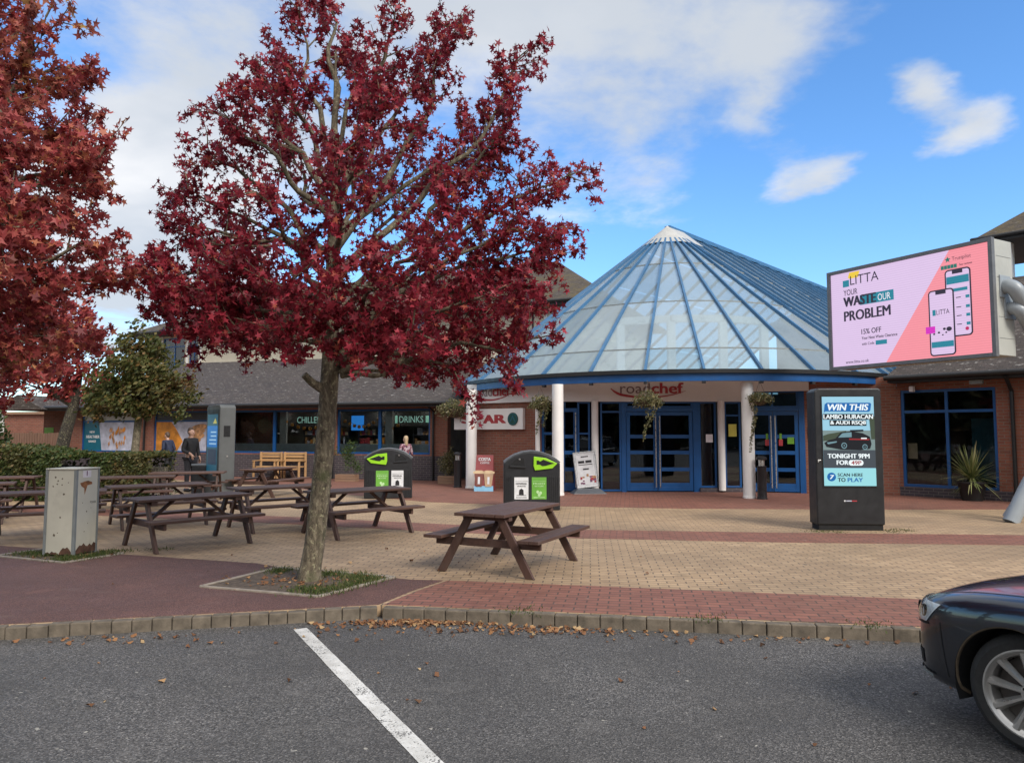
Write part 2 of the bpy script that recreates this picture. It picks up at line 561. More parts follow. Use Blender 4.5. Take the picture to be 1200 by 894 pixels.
M['hedge'] = leaf_mat('hedge_leaf', ((0, (0.028, 0.045, 0.012)), (0.6, (0.055, 0.085, 0.022)), (0.9, (0.09, 0.11, 0.03)), (1, (0.16, 0.10, 0.035))), 0.25, 0.55,
                      big=(0.35, ((0, (0.06, 0.055, 0.02)), (0.7, (0.11, 0.085, 0.03)), (1, (0.17, 0.10, 0.04)))))
M['green'] = leaf_mat('green_leaf', ((0, (0.02, 0.045, 0.012)), (0.6, (0.05, 0.09, 0.022)), (1, (0.11, 0.14, 0.04))), 0.28, 0.5)
M['basket'] = leaf_mat('basket_leaf', ((0, (0.05, 0.06, 0.022)), (0.5, (0.12, 0.12, 0.045)), (0.85, (0.22, 0.18, 0.08)), (1, (0.40, 0.36, 0.26))), 0.25, 0.6)
M['yucca'] = leaf_mat('yucca_blade', ((0, (0.07, 0.10, 0.03)), (0.5, (0.15, 0.18, 0.06)), (0.8, (0.30, 0.31, 0.13)), (1, (0.42, 0.38, 0.2))), 0.15, 0.5)
M['fardark'] = leaf_mat('far_tree_leaf', ((0, (0.025, 0.035, 0.014)), (0.7, (0.06, 0.06, 0.022)), (1, (0.16, 0.05, 0.03))), 0.2, 0.7)
M['wood'] = wood_mat('brown_stained_wood', (0.062, 0.030, 0.021), 0, 0.45)
M['woodx'] = wood_mat('brown_stained_leg_wood', (0.055, 0.026, 0.018), 2, 0.25)
M['pine'] = wood_mat('honey_bench_wood', (0.34, 0.20, 0.09), 0, 0.25)
M['planter'] = wood_mat('planter_wood', (0.20, 0.12, 0.075), 0, 0.35)
M['fencewood'] = wood_mat('fence_wood', (0.16, 0.085, 0.055), 2, 0.2)
M['cabinet'] = plain('pale_cabinet_paint', (0.55, 0.53, 0.44), 0.6, var=0.10, scale=2.2, dirt=0.4, bmp=0.1)
M['cabtrim'] = plain('grey_cabinet_trim', (0.21, 0.23, 0.23), 0.5, var=0.15, scale=5, dirt=0.3)
M['rust'] = plain('rust', (0.24, 0.10, 0.04), 0.9, var=0.5, scale=16)
M['rustdark'] = plain('dark_rust', (0.10, 0.05, 0.032), 0.95, var=0.5, scale=14)
M['sticker'] = plain('sticker_white', (0.7, 0.66, 0.68), 0.5)
M['ink'] = plain('printed_ink_black', (0.015, 0.014, 0.017), 0.5)
M['inkred'] = plain('printed_ink_red', (0.36, 0.03, 0.04), 0.5)
M['inkgrey'] = plain('printed_ink_grey', (0.19, 0.13, 0.14), 0.5)
M['kioskblack'] = plain('black_kiosk_coating', (0.014, 0.015, 0.017), 0.42, var=0.2, scale=3, bmp=0.05)
M['kioskgrey'] = plain('grey_kiosk_coating', (0.085, 0.09, 0.09), 0.5, var=0.12, scale=3)
M['binblack'] = plain('black_bin_plastic', (0.016, 0.017, 0.020), 0.42, var=0.2, scale=5, bmp=0.08)
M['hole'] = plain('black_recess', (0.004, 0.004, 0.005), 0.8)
M['binlime'] = plain('lime_bin_plastic', (0.27, 0.58, 0.02), 0.4, var=0.08)
M['binlid'] = plain('grey_bin_rim', (0.10, 0.11, 0.125), 0.35)
M['postgreen'] = plain('poster_green', (0.13, 0.36, 0.045), 0.5)
M['postpale'] = plain('poster_pale_green', (0.45, 0.68, 0.35), 0.5)
M['postwhite'] = plain('poster_white', (0.66, 0.67, 0.69), 0.5)
M['steel'] = plain('brushed_steel', (0.55, 0.55, 0.54), 0.3, metal=0.9, var=0.05)
M['galv'] = plain('grey_painted_steel', (0.27, 0.30, 0.325), 0.38, var=0.1, scale=3, dirt=0.12)
M['ledcase'] = plain('grey_led_casing', (0.40, 0.41, 0.38), 0.5, var=0.06, scale=2, dirt=0.15)
M['ledrim'] = plain('dark_led_rim', (0.12, 0.125, 0.135), 0.5)
M['boardred'] = plain('dusky_red_board', (0.27, 0.062, 0.065), 0.5)
M['boardblue'] = plain('pale_blue_board', (0.22, 0.46, 0.66), 0.5)
M['coffee'] = plain('coffee_brown', (0.19, 0.065, 0.05), 0.5)
M['latte'] = plain('latte_cream', (0.62, 0.46, 0.28), 0.5)
M['latte2'] = plain('iced_coffee', (0.45, 0.30, 0.19), 0.5)
M['plum'] = plain('plum_print', (0.16, 0.05, 0.11), 0.5)
M['pot'] = plain('black_pot', (0.012, 0.011, 0.011), 0.6)
M['teal'] = plain('teal_print', (0.008, 0.115, 0.17), 0.45)
M['limeprint'] = plain('lime_print', (0.12, 0.30, 0.02), 0.5)
M['spargreen'] = plain('dark_green_print', (0.006, 0.06, 0.045), 0.4)
M['orangeprint'] = plain('orange_print', (0.52, 0.20, 0.02), 0.5, var=0.5, scale=3)
M['breadprint'] = plain('bread_print', (0.42, 0.22, 0.10), 0.5, var=0.6, scale=9)
M['lilacprint'] = plain('lilac_print', (0.42, 0.43, 0.52), 0.5, var=0.3, scale=4)
M['yellowprint'] = plain('yellow_print', (0.66, 0.60, 0.10), 0.5)
M['darkpanel'] = plain('dark_grey_panel', (0.028, 0.032, 0.042), 0.4)
M['palepanel'] = plain('pale_panel', (0.40, 0.40, 0.38), 0.6)

# ------------------------------------------------------------------ mesh helpers
_text_cache = {}


def text_mesh(s, bold=0.0, shear=0.0):
    key = (s, bold, shear)
    if key not in _text_cache:
        cu = bpy.data.curves.new("lettering", 'FONT')
        cu.body = s
        cu.offset = bold
        cu.shear = shear
        cu.resolution_u = 3
        ob = bpy.data.objects.new("lettering", cu)
        COL.objects.link(ob)
        bpy.context.view_layer.update()
        me = bpy.data.meshes.new_from_object(ob.evaluated_get(bpy.context.evaluated_depsgraph_get()))
        vs = [v.co.copy() for v in me.vertices]
        fs = [tuple(p.vertices) for p in me.polygons]
        bpy.data.objects.remove(ob)
        bpy.data.curves.remove(cu)
        bpy.data.meshes.remove(me)
        x0, x1 = min(v.x for v in vs), max(v.x for v in vs)
        y0, y1 = min(v.y for v in vs), max(v.y for v in vs)
        vs = [((v.x - x0) / (x1 - x0), (v.y - y0) / (y1 - y0)) for v in vs]
        _text_cache[key] = (vs, fs)
    return _text_cache[key]


class MB:
    def __init__(s, T=None):
        s.v, s.f, s.m, s.T = [], [], [], T

    def add(s, vs, fs, mi=0):
        o = len(s.v)
        for p in vs:
            p = Vector(p)
            s.v.append(s.T @ p if s.T else p)
        for f in fs:
            s.f.append(tuple(i + o for i in f))
            s.m.append(mi)

    def box(s, c, d, mi=0, rz=0.0, R=None):
        hx, hy, hz = d[0] / 2, d[1] / 2, d[2] / 2
        R = R or Matrix.Rotation(rz, 3, 'Z')
        c = Vector(c)
        vs = [c + R @ Vector((x, y, z)) for z in (-hz, hz) for y in (-hy, hy) for x in (-hx, hx)]
        s.add(vs, [(0, 2, 3, 1), (4, 5, 7, 6), (0, 1, 5, 4), (2, 6, 7, 3), (0, 4, 6, 2), (1, 3, 7, 5)], mi)

    def bx(s, x0, x1, y0, y1, z0, z1, mi=0):
        s.box(((x0 + x1) / 2, (y0 + y1) / 2, (z0 + z1) / 2), (x1 - x0, y1 - y0, z1 - z0), mi)

    def bar(s, p0, p1, w, h, mi=0, up=(0, 0, 1)):
        p0, p1 = Vector(p0), Vector(p1)
        a = (p1 - p0)
        L = a.length
        a.normalize()
        u = Vector(up)
        sd_ = a.cross(u)
        if sd_.length < 1e-4:
            sd_ = a.cross(Vector((1, 0, 0)))
        sd_.normalize()
        u = sd_.cross(a)
        R = Matrix((a, sd_, u)).transposed()
        s.box((p0 + p1) / 2, (L, w, h), mi, R=R)

    def tube(s, pts, rads, seg=8, mi=0, cap=True):
        pts = [Vector(p) for p in pts]
        if isinstance(rads, (int, float)):
            rads = [rads] * len(pts)
        vs, fs = [], []
        ref = None
        for i, p in enumerate(pts):
            a = pts[min(i + 1, len(pts) - 1)] - pts[max(i - 1, 0)]
            if a.length < 1e-9:
                a = Vector((0, 0, 1))
            a.normalize()
            if ref is None:
                ref = a.orthogonal().normalized()
            ref = (ref - a * ref.dot(a))
            if ref.length < 1e-5:
                ref = a.orthogonal()
            ref.normalize()
            b = a.cross(ref)
            for k in range(seg):
                t = 2 * pi * k / seg
                vs.append(p + (ref * cos(t) + b * sin(t)) * rads[i])
        for i in range(len(pts) - 1):
            for k in range(seg):
                k2 = (k + 1) % seg
                fs.append((i * seg + k, i * seg + k2, (i + 1) * seg + k2, (i + 1) * seg + k))
        if cap:
            fs.append(tuple(reversed(range(seg))))
            n = (len(pts) - 1) * seg
            fs.append(tuple(range(n, n + seg)))
        s.add(vs, fs, mi)

    def lathe(s, prof, seg=24, mi=0, c=(0, 0, 0), R=None, cap=True):
        c = Vector(c)
        vs, fs = [], []
        for (r, z) in prof:
            for k in range(seg):
                t = 2 * pi * k / seg
                p = Vector((r * cos(t), r * sin(t), z))
                vs.append(c + (R @ p if R else p))
        for i in range(len(prof) - 1):
            for k in range(seg):
                k2 = (k + 1) % seg
                fs.append((i * seg + k, i * seg + k2, (i + 1) * seg + k2, (i + 1) * seg + k))
        if cap:
            fs.append(tuple(reversed(range(seg))))
            n = (len(prof) - 1) * seg
            fs.append(tuple(range(n, n + seg)))
        s.add(vs, fs, mi)

    def prism(s, poly, y0, y1, mi=0):
        """polygon in XZ pushed along Y"""
        n = len(poly)
        ar = sum(poly[i][0] * poly[(i + 1) % n][1] - poly[(i + 1) % n][0] * poly[i][1] for i in range(n))
        if ar < 0:
            poly = list(reversed(poly))
        vs = [(x, y0, z) for x, z in poly] + [(x, y1, z) for x, z in poly]
        fs = [tuple(range(n)), tuple(reversed(range(n, 2 * n)))]
        for i in range(n):
            j = (i + 1) % n
            fs.append((j, i, n + i, n + j))
        s.add(vs, fs, mi)

    def slab(s, poly, z0, z1, mi=0):
        """polygon in XY raised along Z"""
        n = len(poly)
        ar = sum(poly[i][0] * poly[(i + 1) % n][1] - poly[(i + 1) % n][0] * poly[i][1] for i in range(n))
        if ar < 0:
            poly = list(reversed(poly))
        vs = [(x, y, z0) for x, y in poly] + [(x, y, z1) for x, y in poly]
        fs = [tuple(reversed(range(n))), tuple(range(n, 2 * n))]
        for i in range(n):
            j = (i + 1) % n
            fs.append((i, j, n + j, n + i))
        s.add(vs, fs, mi)

    def poly(s, pts, mi=0):
        s.add(pts, [tuple(range(len(pts)))], mi)

    def flat(s, poly, y, mi=0, th=0.002):
        s.prism(poly, y - th, y, mi)

    def rect(s, x0, x1, z0, z1, y, mi=0, th=0.002):
        s.bx(x0, x1, y - th, y, z0, z1, mi)

    def text(s, t, x, z, w, h, y, mi=0, bold=0.0, shear=0.0, wrap=None):
        """lettering in the XZ plane facing -Y, lower left at (x, z)"""
        vs, fs = text_mesh(t, 0.0, shear)
        k = max(0.0, bold) * 2.4 * h
        for i, dx in enumerate((0.0, -k, k, -k * .5, k * .5) if k > 0 else (0.0,)):
            for j, dz in enumerate((0.0, k * .5) if k > 0 else (0.0,)):
                s.add([(x + a * w + dx, y - .00025 * (i * 2 + j), z + b * h + dz) for a, b in vs], fs, mi)

    def build(s, name, mats, parent=None, loc=None, rot=None, bevel=0.0, smooth=None, world=False, seg=2):
        me = bpy.data.meshes.new(name)
        me.from_pydata([tuple(v) for v in s.v], [], s.f)
        if not isinstance(mats, (list, tuple)):
            mats = [mats]
        for m in mats:
            me.materials.append(M[m] if isinstance(m, str) else m)
        if len(mats) > 1:
            me.polygons.foreach_set('material_index', s.m)
        me.update()
        project_uv(me)
        if smooth is not None:
            me.shade_smooth()
            me.set_sharp_from_angle(angle=radians(smooth))
        return link(name, me, parent, loc, rot, bevel, world, seg)


def project_uv(me):
    uv = me.uv_layers.new(name="UVMap")
    co = [v.co for v in me.vertices]
    data = uv.data
    for p in me.polygons:
        n = p.normal
        if abs(n.z) > 0.985 or (n.x == 0 and n.y == 0):
            t, b = Vector((1, 0, 0)), Vector((0, 1, 0))
        else:
            t = Vector((-n.y, n.x, 0)).normalized()
            b = n.cross(t)
        for li in p.loop_indices:
            c = co[me.loops[li].vertex_index]
            data[li].uv = (c.dot(t), c.dot(b))


def link(name, me, parent=None, loc=None, rot=None, bevel=0.0, world=False, seg=2):
    o = bpy.data.objects.new(name, me)
    COL.objects.link(o)
    if parent:
        o.parent = parent
        if world:
            o.matrix_parent_inverse = (Matrix.Translation(parent.location) @ parent.rotation_euler.to_matrix().to_4x4()).inverted()
    if loc is not None:
        o.location = loc
    if rot is not None:
        o.rotation_euler = (0, 0, rot) if isinstance(rot, (int, float)) else rot
    if bevel:
        bv = o.modifiers.new("bevel", 'BEVEL')
        bv.width = bevel
        bv.segments = seg
        bv.limit_method = 'ANGLE'
        bv.angle_limit = radians(40)
        bv.harden_normals = False
    return o


def thing(name, label, cat, loc=(0, 0, 0), rz=0.0, group=None):
    o = bpy.data.objects.new(name, None)
    o.empty_display_size = 0.2
    COL.objects.link(o)
    o.location = loc
    o.rotation_euler = (0, 0, rz)
    return tag(o, label, cat, group)


def tag(o, label=None, cat=None, group=None, kind=None):
    if label:
        o['label'] = label
    if cat:
        o['category'] = cat
    if group:
        o['group'] = group
    if kind:
        o['kind'] = kind
    return o


def struct(o):
    o['kind'] = 'structure'
    return o


def copy_tree(o, parent=None):
    c = o.copy()
    COL.objects.link(c)
    if parent:
        c.parent = parent
    for ch in list(o.children):
        copy_tree(ch, c)
    return c


def numpy_mesh(name, verts, faces, mat, parent=None, loc=None, kind=None):
    me = bpy.data.meshes.new(name)
    me.from_pydata(verts, [], faces)
    me.materials.append(M[mat])
    me.update()
    o = link(name, me, parent, loc)
    if kind:
        o['kind'] = kind
    return o


def rnd_dir():
    while True:
        v = Vector((random.uniform(-1, 1), random.uniform(-1, 1), random.uniform(-1, 1)))
        if 0.05 < v.length < 1:
            return v.normalized()


# ------------------------------------------------------------------ ground, pavement, kerb
KA, KB, KC = (-1.22, 6.91), (30.0, 1.50), (-30.0, 0.07)          # kerb corner, right end, left end


def off(p, q, d):
    a = Vector((q[0] - p[0], q[1] - p[1]))
    n = Vector((-a.y, a.x)).normalized()
    return n * d


def ground():
    m = MB()
    m.poly([(-300, -300, -.10), (300, -300, -.10), (300, 300, -.10), (-300, 300, -.10)])
    struct(m.build('car_park', 'asphalt'))
    # raised pavement, its front edge behind the kerb stones
    m = MB()
    m.slab([(KC[0], KC[1] + .09), (KA[0], KA[1] + .09), (KB[0], KB[1] + .09), (45, 80), (-45, 80), (-45, 0)], -.3, 0)
    struct(m.build('plaza', 'buff'))
    # red tarmac in front of the left half
    m = MB()
    m.slab([(-30, .20), (-1.25, 7.02), (-1.02, 7.62), (-.75, 8.15), (-1.12, 8.2), (-2.79, 8.95), (-3.17, 9.21), (-5.08, 9.85), (-7.29, 10.62), (-30, 16)], -.1, .004)
    struct(m.build('tarmac_path', 'tarmac'))
    m = MB()
    m.slab([(-1.2, 7.02), (-.97, 7.6), (-.7, 8.14), (0.8, 7.86), (4.07, 7.21), (14, 5.25), (30, 2.4), (30, 1.62)], -.1, .004)
    struct(m.build('paving_band', 'redpave'))
    up = [(-14, 17.6), (-9, 15.8), (-4, 14.2), (-1.5, 13.25), (1, 12.4), (4, 12.05), (8.1, 11.72), (16, 11.0), (30, 9.6)]
    lo = [(x, y - (1.0 if x < 4 else 1.08)) for x, y in up]
    m = MB()
    m.slab(up + list(reversed(lo)), -.1, .004)
    struct(m.build('paving_band', 'redpave'))
    m = MB()
    m.slab([(-14, 27.0), (-8, 23.5), (-4.5, 19.6), (-2, 17.4), (0, 16.6), (3.65, 15.85), (8.1, 15.65), (14, 15.75), (24, 16), (24, 40), (-30, 40), (-30, 33)], -.1, .004)
    struct(m.build('paving_band', 'redpave'))
    # kerb stones
    m = MB()
    for (p, q) in ((KA, KB), (KA, KC)):
        a = Vector((q[0] - p[0], q[1] - p[1]))
        L = a.length
        a.normalize()
        n = Vector((-a.y, a.x))
        if n.y < 0:
            n = -n
        s = 0.02
        w = 0.2 if q is KB else 0.16
        while s < min(L, 16):
            c = Vector(p) + a * (s + w / 2) + n * (0.05 + random.uniform(-.006, .006))
            h = random.uniform(-.006, .004)
            R = Matrix.Rotation(atan2(a.y, a.x) + random.uniform(-.03, .03), 3, 'Z')
            m.box((c.x, c.y, -.098 + h / 2), (w - .006, .10, .20 + h), 0, R=R)
            s += w
    struct(m.build('kerb', 'kerb', bevel=.009))
    # painted bay line
    m = MB()
    d = Vector((1.40, -2.56)).normalized()
    n = Vector((-d.y, d.x))
    p = Vector((-1.85, 6.545))
    q = p + d * 6
    pts = []
    N = 60
    for i in range(N + 1):
        r = p + (q - p) * i / N
        pts.append(r + n * (.058 + random.uniform(-.0015, .0015)))
    for i in range(N, -1, -1):
        r = p + (q - p) * i / N
        pts.append(r - n * (.058 + random.uniform(-.0015, .0015)))
    m.poly([(v.x, v.y, -.096) for v in pts])
    struct(m.build('bay_line', 'paint'))


ground()


def grass_tufts(name, spots, n, h, spread, label):
    vs, fs = [], []
    for _ in range(n):
        x, y, z = random.choice(spots)
        x += random.gauss(0, spread)
        y += random.gauss(0, spread)
        a = random.uniform(0, 2 * pi)
        hh = h * random.uniform(.4, 1.2)
        w = random.uniform(.003, .007)
        lx, ly = random.gauss(0, .4) * hh, random.gauss(0, .4) * hh
        o = len(vs)
        vs += [(x - w * cos(a), y - w * sin(a), z), (x + w * cos(a), y + w * sin(a), z), (x + lx * .5 + w * .7 * cos(a), y + ly * .5 + w * .7 * sin(a), z + hh * .7), (x + lx, y + ly, z + hh)]
        fs += [(o, o + 1, o + 2), (o, o + 2, o + 3)]
    o = numpy_mesh(name, vs, fs, 'grass')
    tag(o, label, 'grass', kind='stuff')


def litter(name, spots, n, label, mat='litter', size=(.015, .05)):
    vs, fs = [], []
    for _ in range(n):
        x, y, z, sx, sy = random.choices([s[:5] for s in spots], [s[5] for s in spots])[0]
        x += random.gauss(0, sx)
        y += random.gauss(0, sy)
        if z < 0 and y > (KA[1] + (x - KA[0]) * (-.173 if x > KA[0] else .238)) - .03:
            continue
        s = random.uniform(*size)
        a = random.uniform(0, 2 * pi)
        c, d = cos(a), sin(a)
        k = [random.uniform(.1, .6) * s for _ in range(4)]
        o = len(vs)
        for i, (u, v) in enumerate(((-1, -.1), (-.3, -.75), (.3, -.6), (1, 0), (.35, .7), (-.35, .6))):
            vs.append((x + (u * c - v * d) * s * .6, y + (u * d + v * c) * s * .6, z + .004 + (k[i % 4] if i in (0, 3, 1) else 0)))
        fs.append((o, o + 1, o + 2, o + 3))
        fs.append((o, o + 3, o + 4, o + 5))
    o = numpy_mesh(name, vs, fs, mat)
    tag(o, label, 'leaves', kind='stuff')


# tree pit with concrete edging
def pit(corners, name, label):
    m = MB()
    m.slab(corners, -.05, .010)
    cx = sum(c[0] for c in corners) / 4
    cy = sum(c[1] for c in corners) / 4
    root = thing(name, label, 'planting bed', (cx, cy, 0))
    m.build('soil', 'soil', root, world=True)
    e = MB()
    for i in range(4):
        a, b = corners[i], corners[(i + 1) % 4]
        e.bar((a[0], a[1], .005), (b[0], b[1], .005), .05, .03)
    e.build('edging', 'edging', root, world=True, bevel=.004)


pit([(-3.25, 7.8), (-2.79, 8.87), (-1.31, 8.3), (-1.9, 7.32)], 'tree_pit', 'square soil tree pit with concrete edging at the foot of the big red tree')
pit([(-6.75, 9.72), (-5.54, 9.21), (-5.18, 9.92), (-6.38, 10.46)], 'soil_bed', 'weedy soil bed under the grey utility cabinet')
grass_tufts('grass', [(-2.7, 8.65, .01), (-1.75, 7.75, .01), (-1.9, 7.5, .01), (-1.55, 8.15, .01), (-1.6, 8.0, .01), (-2.05, 8.45, .01), (-1.75, 8.3, .01), (-2.1, 7.62, .01)], 2300, .04, .10, 'patchy grass growing round the foot of the big red tree')
grass_tufts('grass', [(-5.7, 9.5, .01), (-5.45, 9.65, .01), (-5.4, 9.95, .01), (-6.1, 9.75, .01), (-6.4, 9.85, .01), (-5.6, 9.42, .01)], 1700, .045, .09, 'tufts of grass round the foot of the grey cabinet')
grass_tufts('weeds', [(4.99, 12.15, .0), (5.3, 12.1, .0), (6.2, 12.2, 0), (6.5, 12.3, 0), (1.7, 6.5, 0), (3.0, 6.28, 0), (-4.9, 10.3, 0), (-5.3, 10.2, 0), (.1, 6.75, 0)], 900, .025, .10, 'small weeds between the paving joints')
litter('fallen_leaves', [(-.75, 6.73, -.10, .42, .05, 7), (.35, 6.5, -.10, .5, .09, 3), (-.2, 6.55, -.10, .9, .10, 2), (2.2, 6.2, -.10, .8, .1, 1), (-3.2, 6.2, -.10, 1.2, .10, 1), (-1, 5.4, -.10, 2.2, .8, .22), (1.5, 5.0, -.10, 2.0, .8, .15), (-2.3, 8.1, .01, .35, .25, 2), (-5.9, 9.7, .01, .3, .15, .6), (-2, 9.2, .004, 2.0, .8, .5)], 1150, 'dry brown leaves drifted along the kerb')


# ------------------------------------------------------------------ trees
STAR = []
for i in range(10):
    t = pi / 2 + i * pi / 5
    r = (1.0 if i in (0,) else .92 if i in (2, 8) else .72 if i in (4, 6) else .34)
    STAR.append((r * cos(t), r * sin(t)))


class Leaves:
    def __init__(s):
        s.v, s.f = [], []

    def star(s, p, size, up=None):
        n = (rnd_dir() + Vector((0, -.15, .35))).normalized()
        t = n.orthogonal().normalized()
        a = random.uniform(0, 2 * pi)
        b = n.cross(t)
        u = t * cos(a) + b * sin(a)
        w = n.cross(u)
        o = len(s.v)
        s.v.append(p)
        fold = random.uniform(-.05, .35)
        for (x, y) in STAR:
            s.v.append(p + (u * x + w * y) * size + n * (abs(x) * fold * size - .1 * y * size))
        for i in range(10):
            s.f.append((o, o + 1 + i, o + 1 + (i + 1) % 10))

    def oval(s, p, size, aspect=.55, drop=None):
        n = rnd_dir()
        u = drop if drop else n.orthogonal().normalized()
        if drop:
            n = (n - u * n.dot(u)).normalized()
        w = n.cross(u)
        o = len(s.v)
        k = random.uniform(0, .25) * size
        s.v += [p - u * size, p + w * size * aspect + n * k, p + u * size, p - w * size * aspect + n * k]
        s.f.append((o, o + 1, o + 2))
        s.f.append((o, o + 2, o + 3))

    def build(s, name, mat, parent=None, kind=None):
        return numpy_mesh(name, s.v, s.f, mat, parent, kind=kind)


def curve_pts(p0, p1, p2, n):
    out = []
    for i in range(n + 1):
        t = i / n
        out.append(p0 * (1 - t) ** 2 + p1 * 2 * t * (1 - t) + p2 * t * t)
    return out


def wobble(pts, amp, seed):
    out = []
    for i, p in enumerate(pts):
        k = min(1, i / 2) * amp
        out.append(p + Vector((noise.noise(p * 2.1 + Vector((seed, 0, 0))), noise.noise(p * 2.1 + Vector((0, seed, 5))), noise.noise(p * 2.1 + Vector((3, 0, seed))))) * k)
    return out


def big_tree(name, label, loc, trunk, trad, limbs, mat, bark, leaf, density, sub_len=(.35, .8), group=None, min_t=.35):
    root = thing(name, label, 'tree', loc, 0, group)
    w = MB()
    tp = [Vector((x, 0, z)) for x, z in trunk]
    tp = wobble(tp, .04, 1.7)
    fine, fr = [], []
    for i in range(len(tp) - 1):
        for k in range(4):
            t = k / 4
            fine.append(tp[i].lerp(tp[i + 1], t))
            fr.append(trad[i] * (1 - t) + trad[i + 1] * t)
    fine.append(tp[-1])
    fr.append(trad[-1])
    fr = [r * (1 + .07 * noise.noise(Vector((0, 0, p.z * 3.1)))) for r, p in zip(fr, fine)]
    w.tube(fine, fr, 18)
    L = Leaves()

    def leafy(pts, n, rad, size):
        for _ in range(n):
            t = random.random() ** .8
            f = t * (len(pts) - 1)
            i = min(int(f), len(pts) - 2)
            p = pts[i].lerp(pts[i + 1], f - i)
            L.star(p + rnd_dir() * rad * random.random() ** .5 + Vector((0, 0, -.03)), size * random.uniform(.5, 1.25))

    for li, (a, b, c, r) in enumerate(limbs):
        a, b, c = Vector(a), Vector(b), Vector(c)
        n = 12
        pts = wobble(curve_pts(a, b + (b - (a + c) / 2) * .5, c, n), .16, li * 3.3)
        rr = [max(.006, r * (1 - (i / n)) ** .8) for i in range(n + 1)]
        w.tube(pts, rr, 7)
        total = sum((pts[i + 1] - pts[i]).length for i in range(n))
        # leaves at the limb's end
        leafy(pts[-4:], int(26 * density), .13, leaf)
        nsub = int(total * 6.5)
        for k in range(nsub):
            t = min_t + (1 - min_t) * (k + random.random()) / nsub
            f = t * n
            i = min(int(f), n - 1)
            p = pts[i].lerp(pts[i + 1], f - i)
            d = (pts[i + 1] - pts[i]).normalized()
            sd = rnd_dir()
            sd = (sd - d * sd.dot(d) * .8).normalized()
            out = Vector((p.x, p.y, 0))
            out = out.normalized() if out.length > .1 else Vector((0, 0, 1))
            dd = (d * .45 + sd * .8 + out * .15 + Vector((0, 0, .45))).normalized()
            ln = random.uniform(*sub_len) * (1.15 - .5 * t)
            e = p + dd * ln
            mid = p + dd * ln * .5 + Vector((0, 0, -.04)) + rnd_dir() * .05
            sp = curve_pts(p, mid, e, 4)
            w.tube(sp, [.010, .008, .006, .004, .003], 4, cap=False)
            leafy(sp[1:], int(ln * 30 * density), .09, leaf)
            if random.random() < .5:
                d2 = (dd + rnd_dir() * .9).normalized()
                e2 = mid + d2 * ln * .6
                sp2 = curve_pts(mid, (mid + e2) / 2 + rnd_dir() * .03, e2, 3)
                w.tube(sp2, [.006, .005, .004, .003], 4, cap=False)
                leafy(sp2[1:], int(ln * 17 * density), .09, leaf)
    w.build('trunk', bark, root, smooth=60)
    L.build('crown', mat, root)
    return root


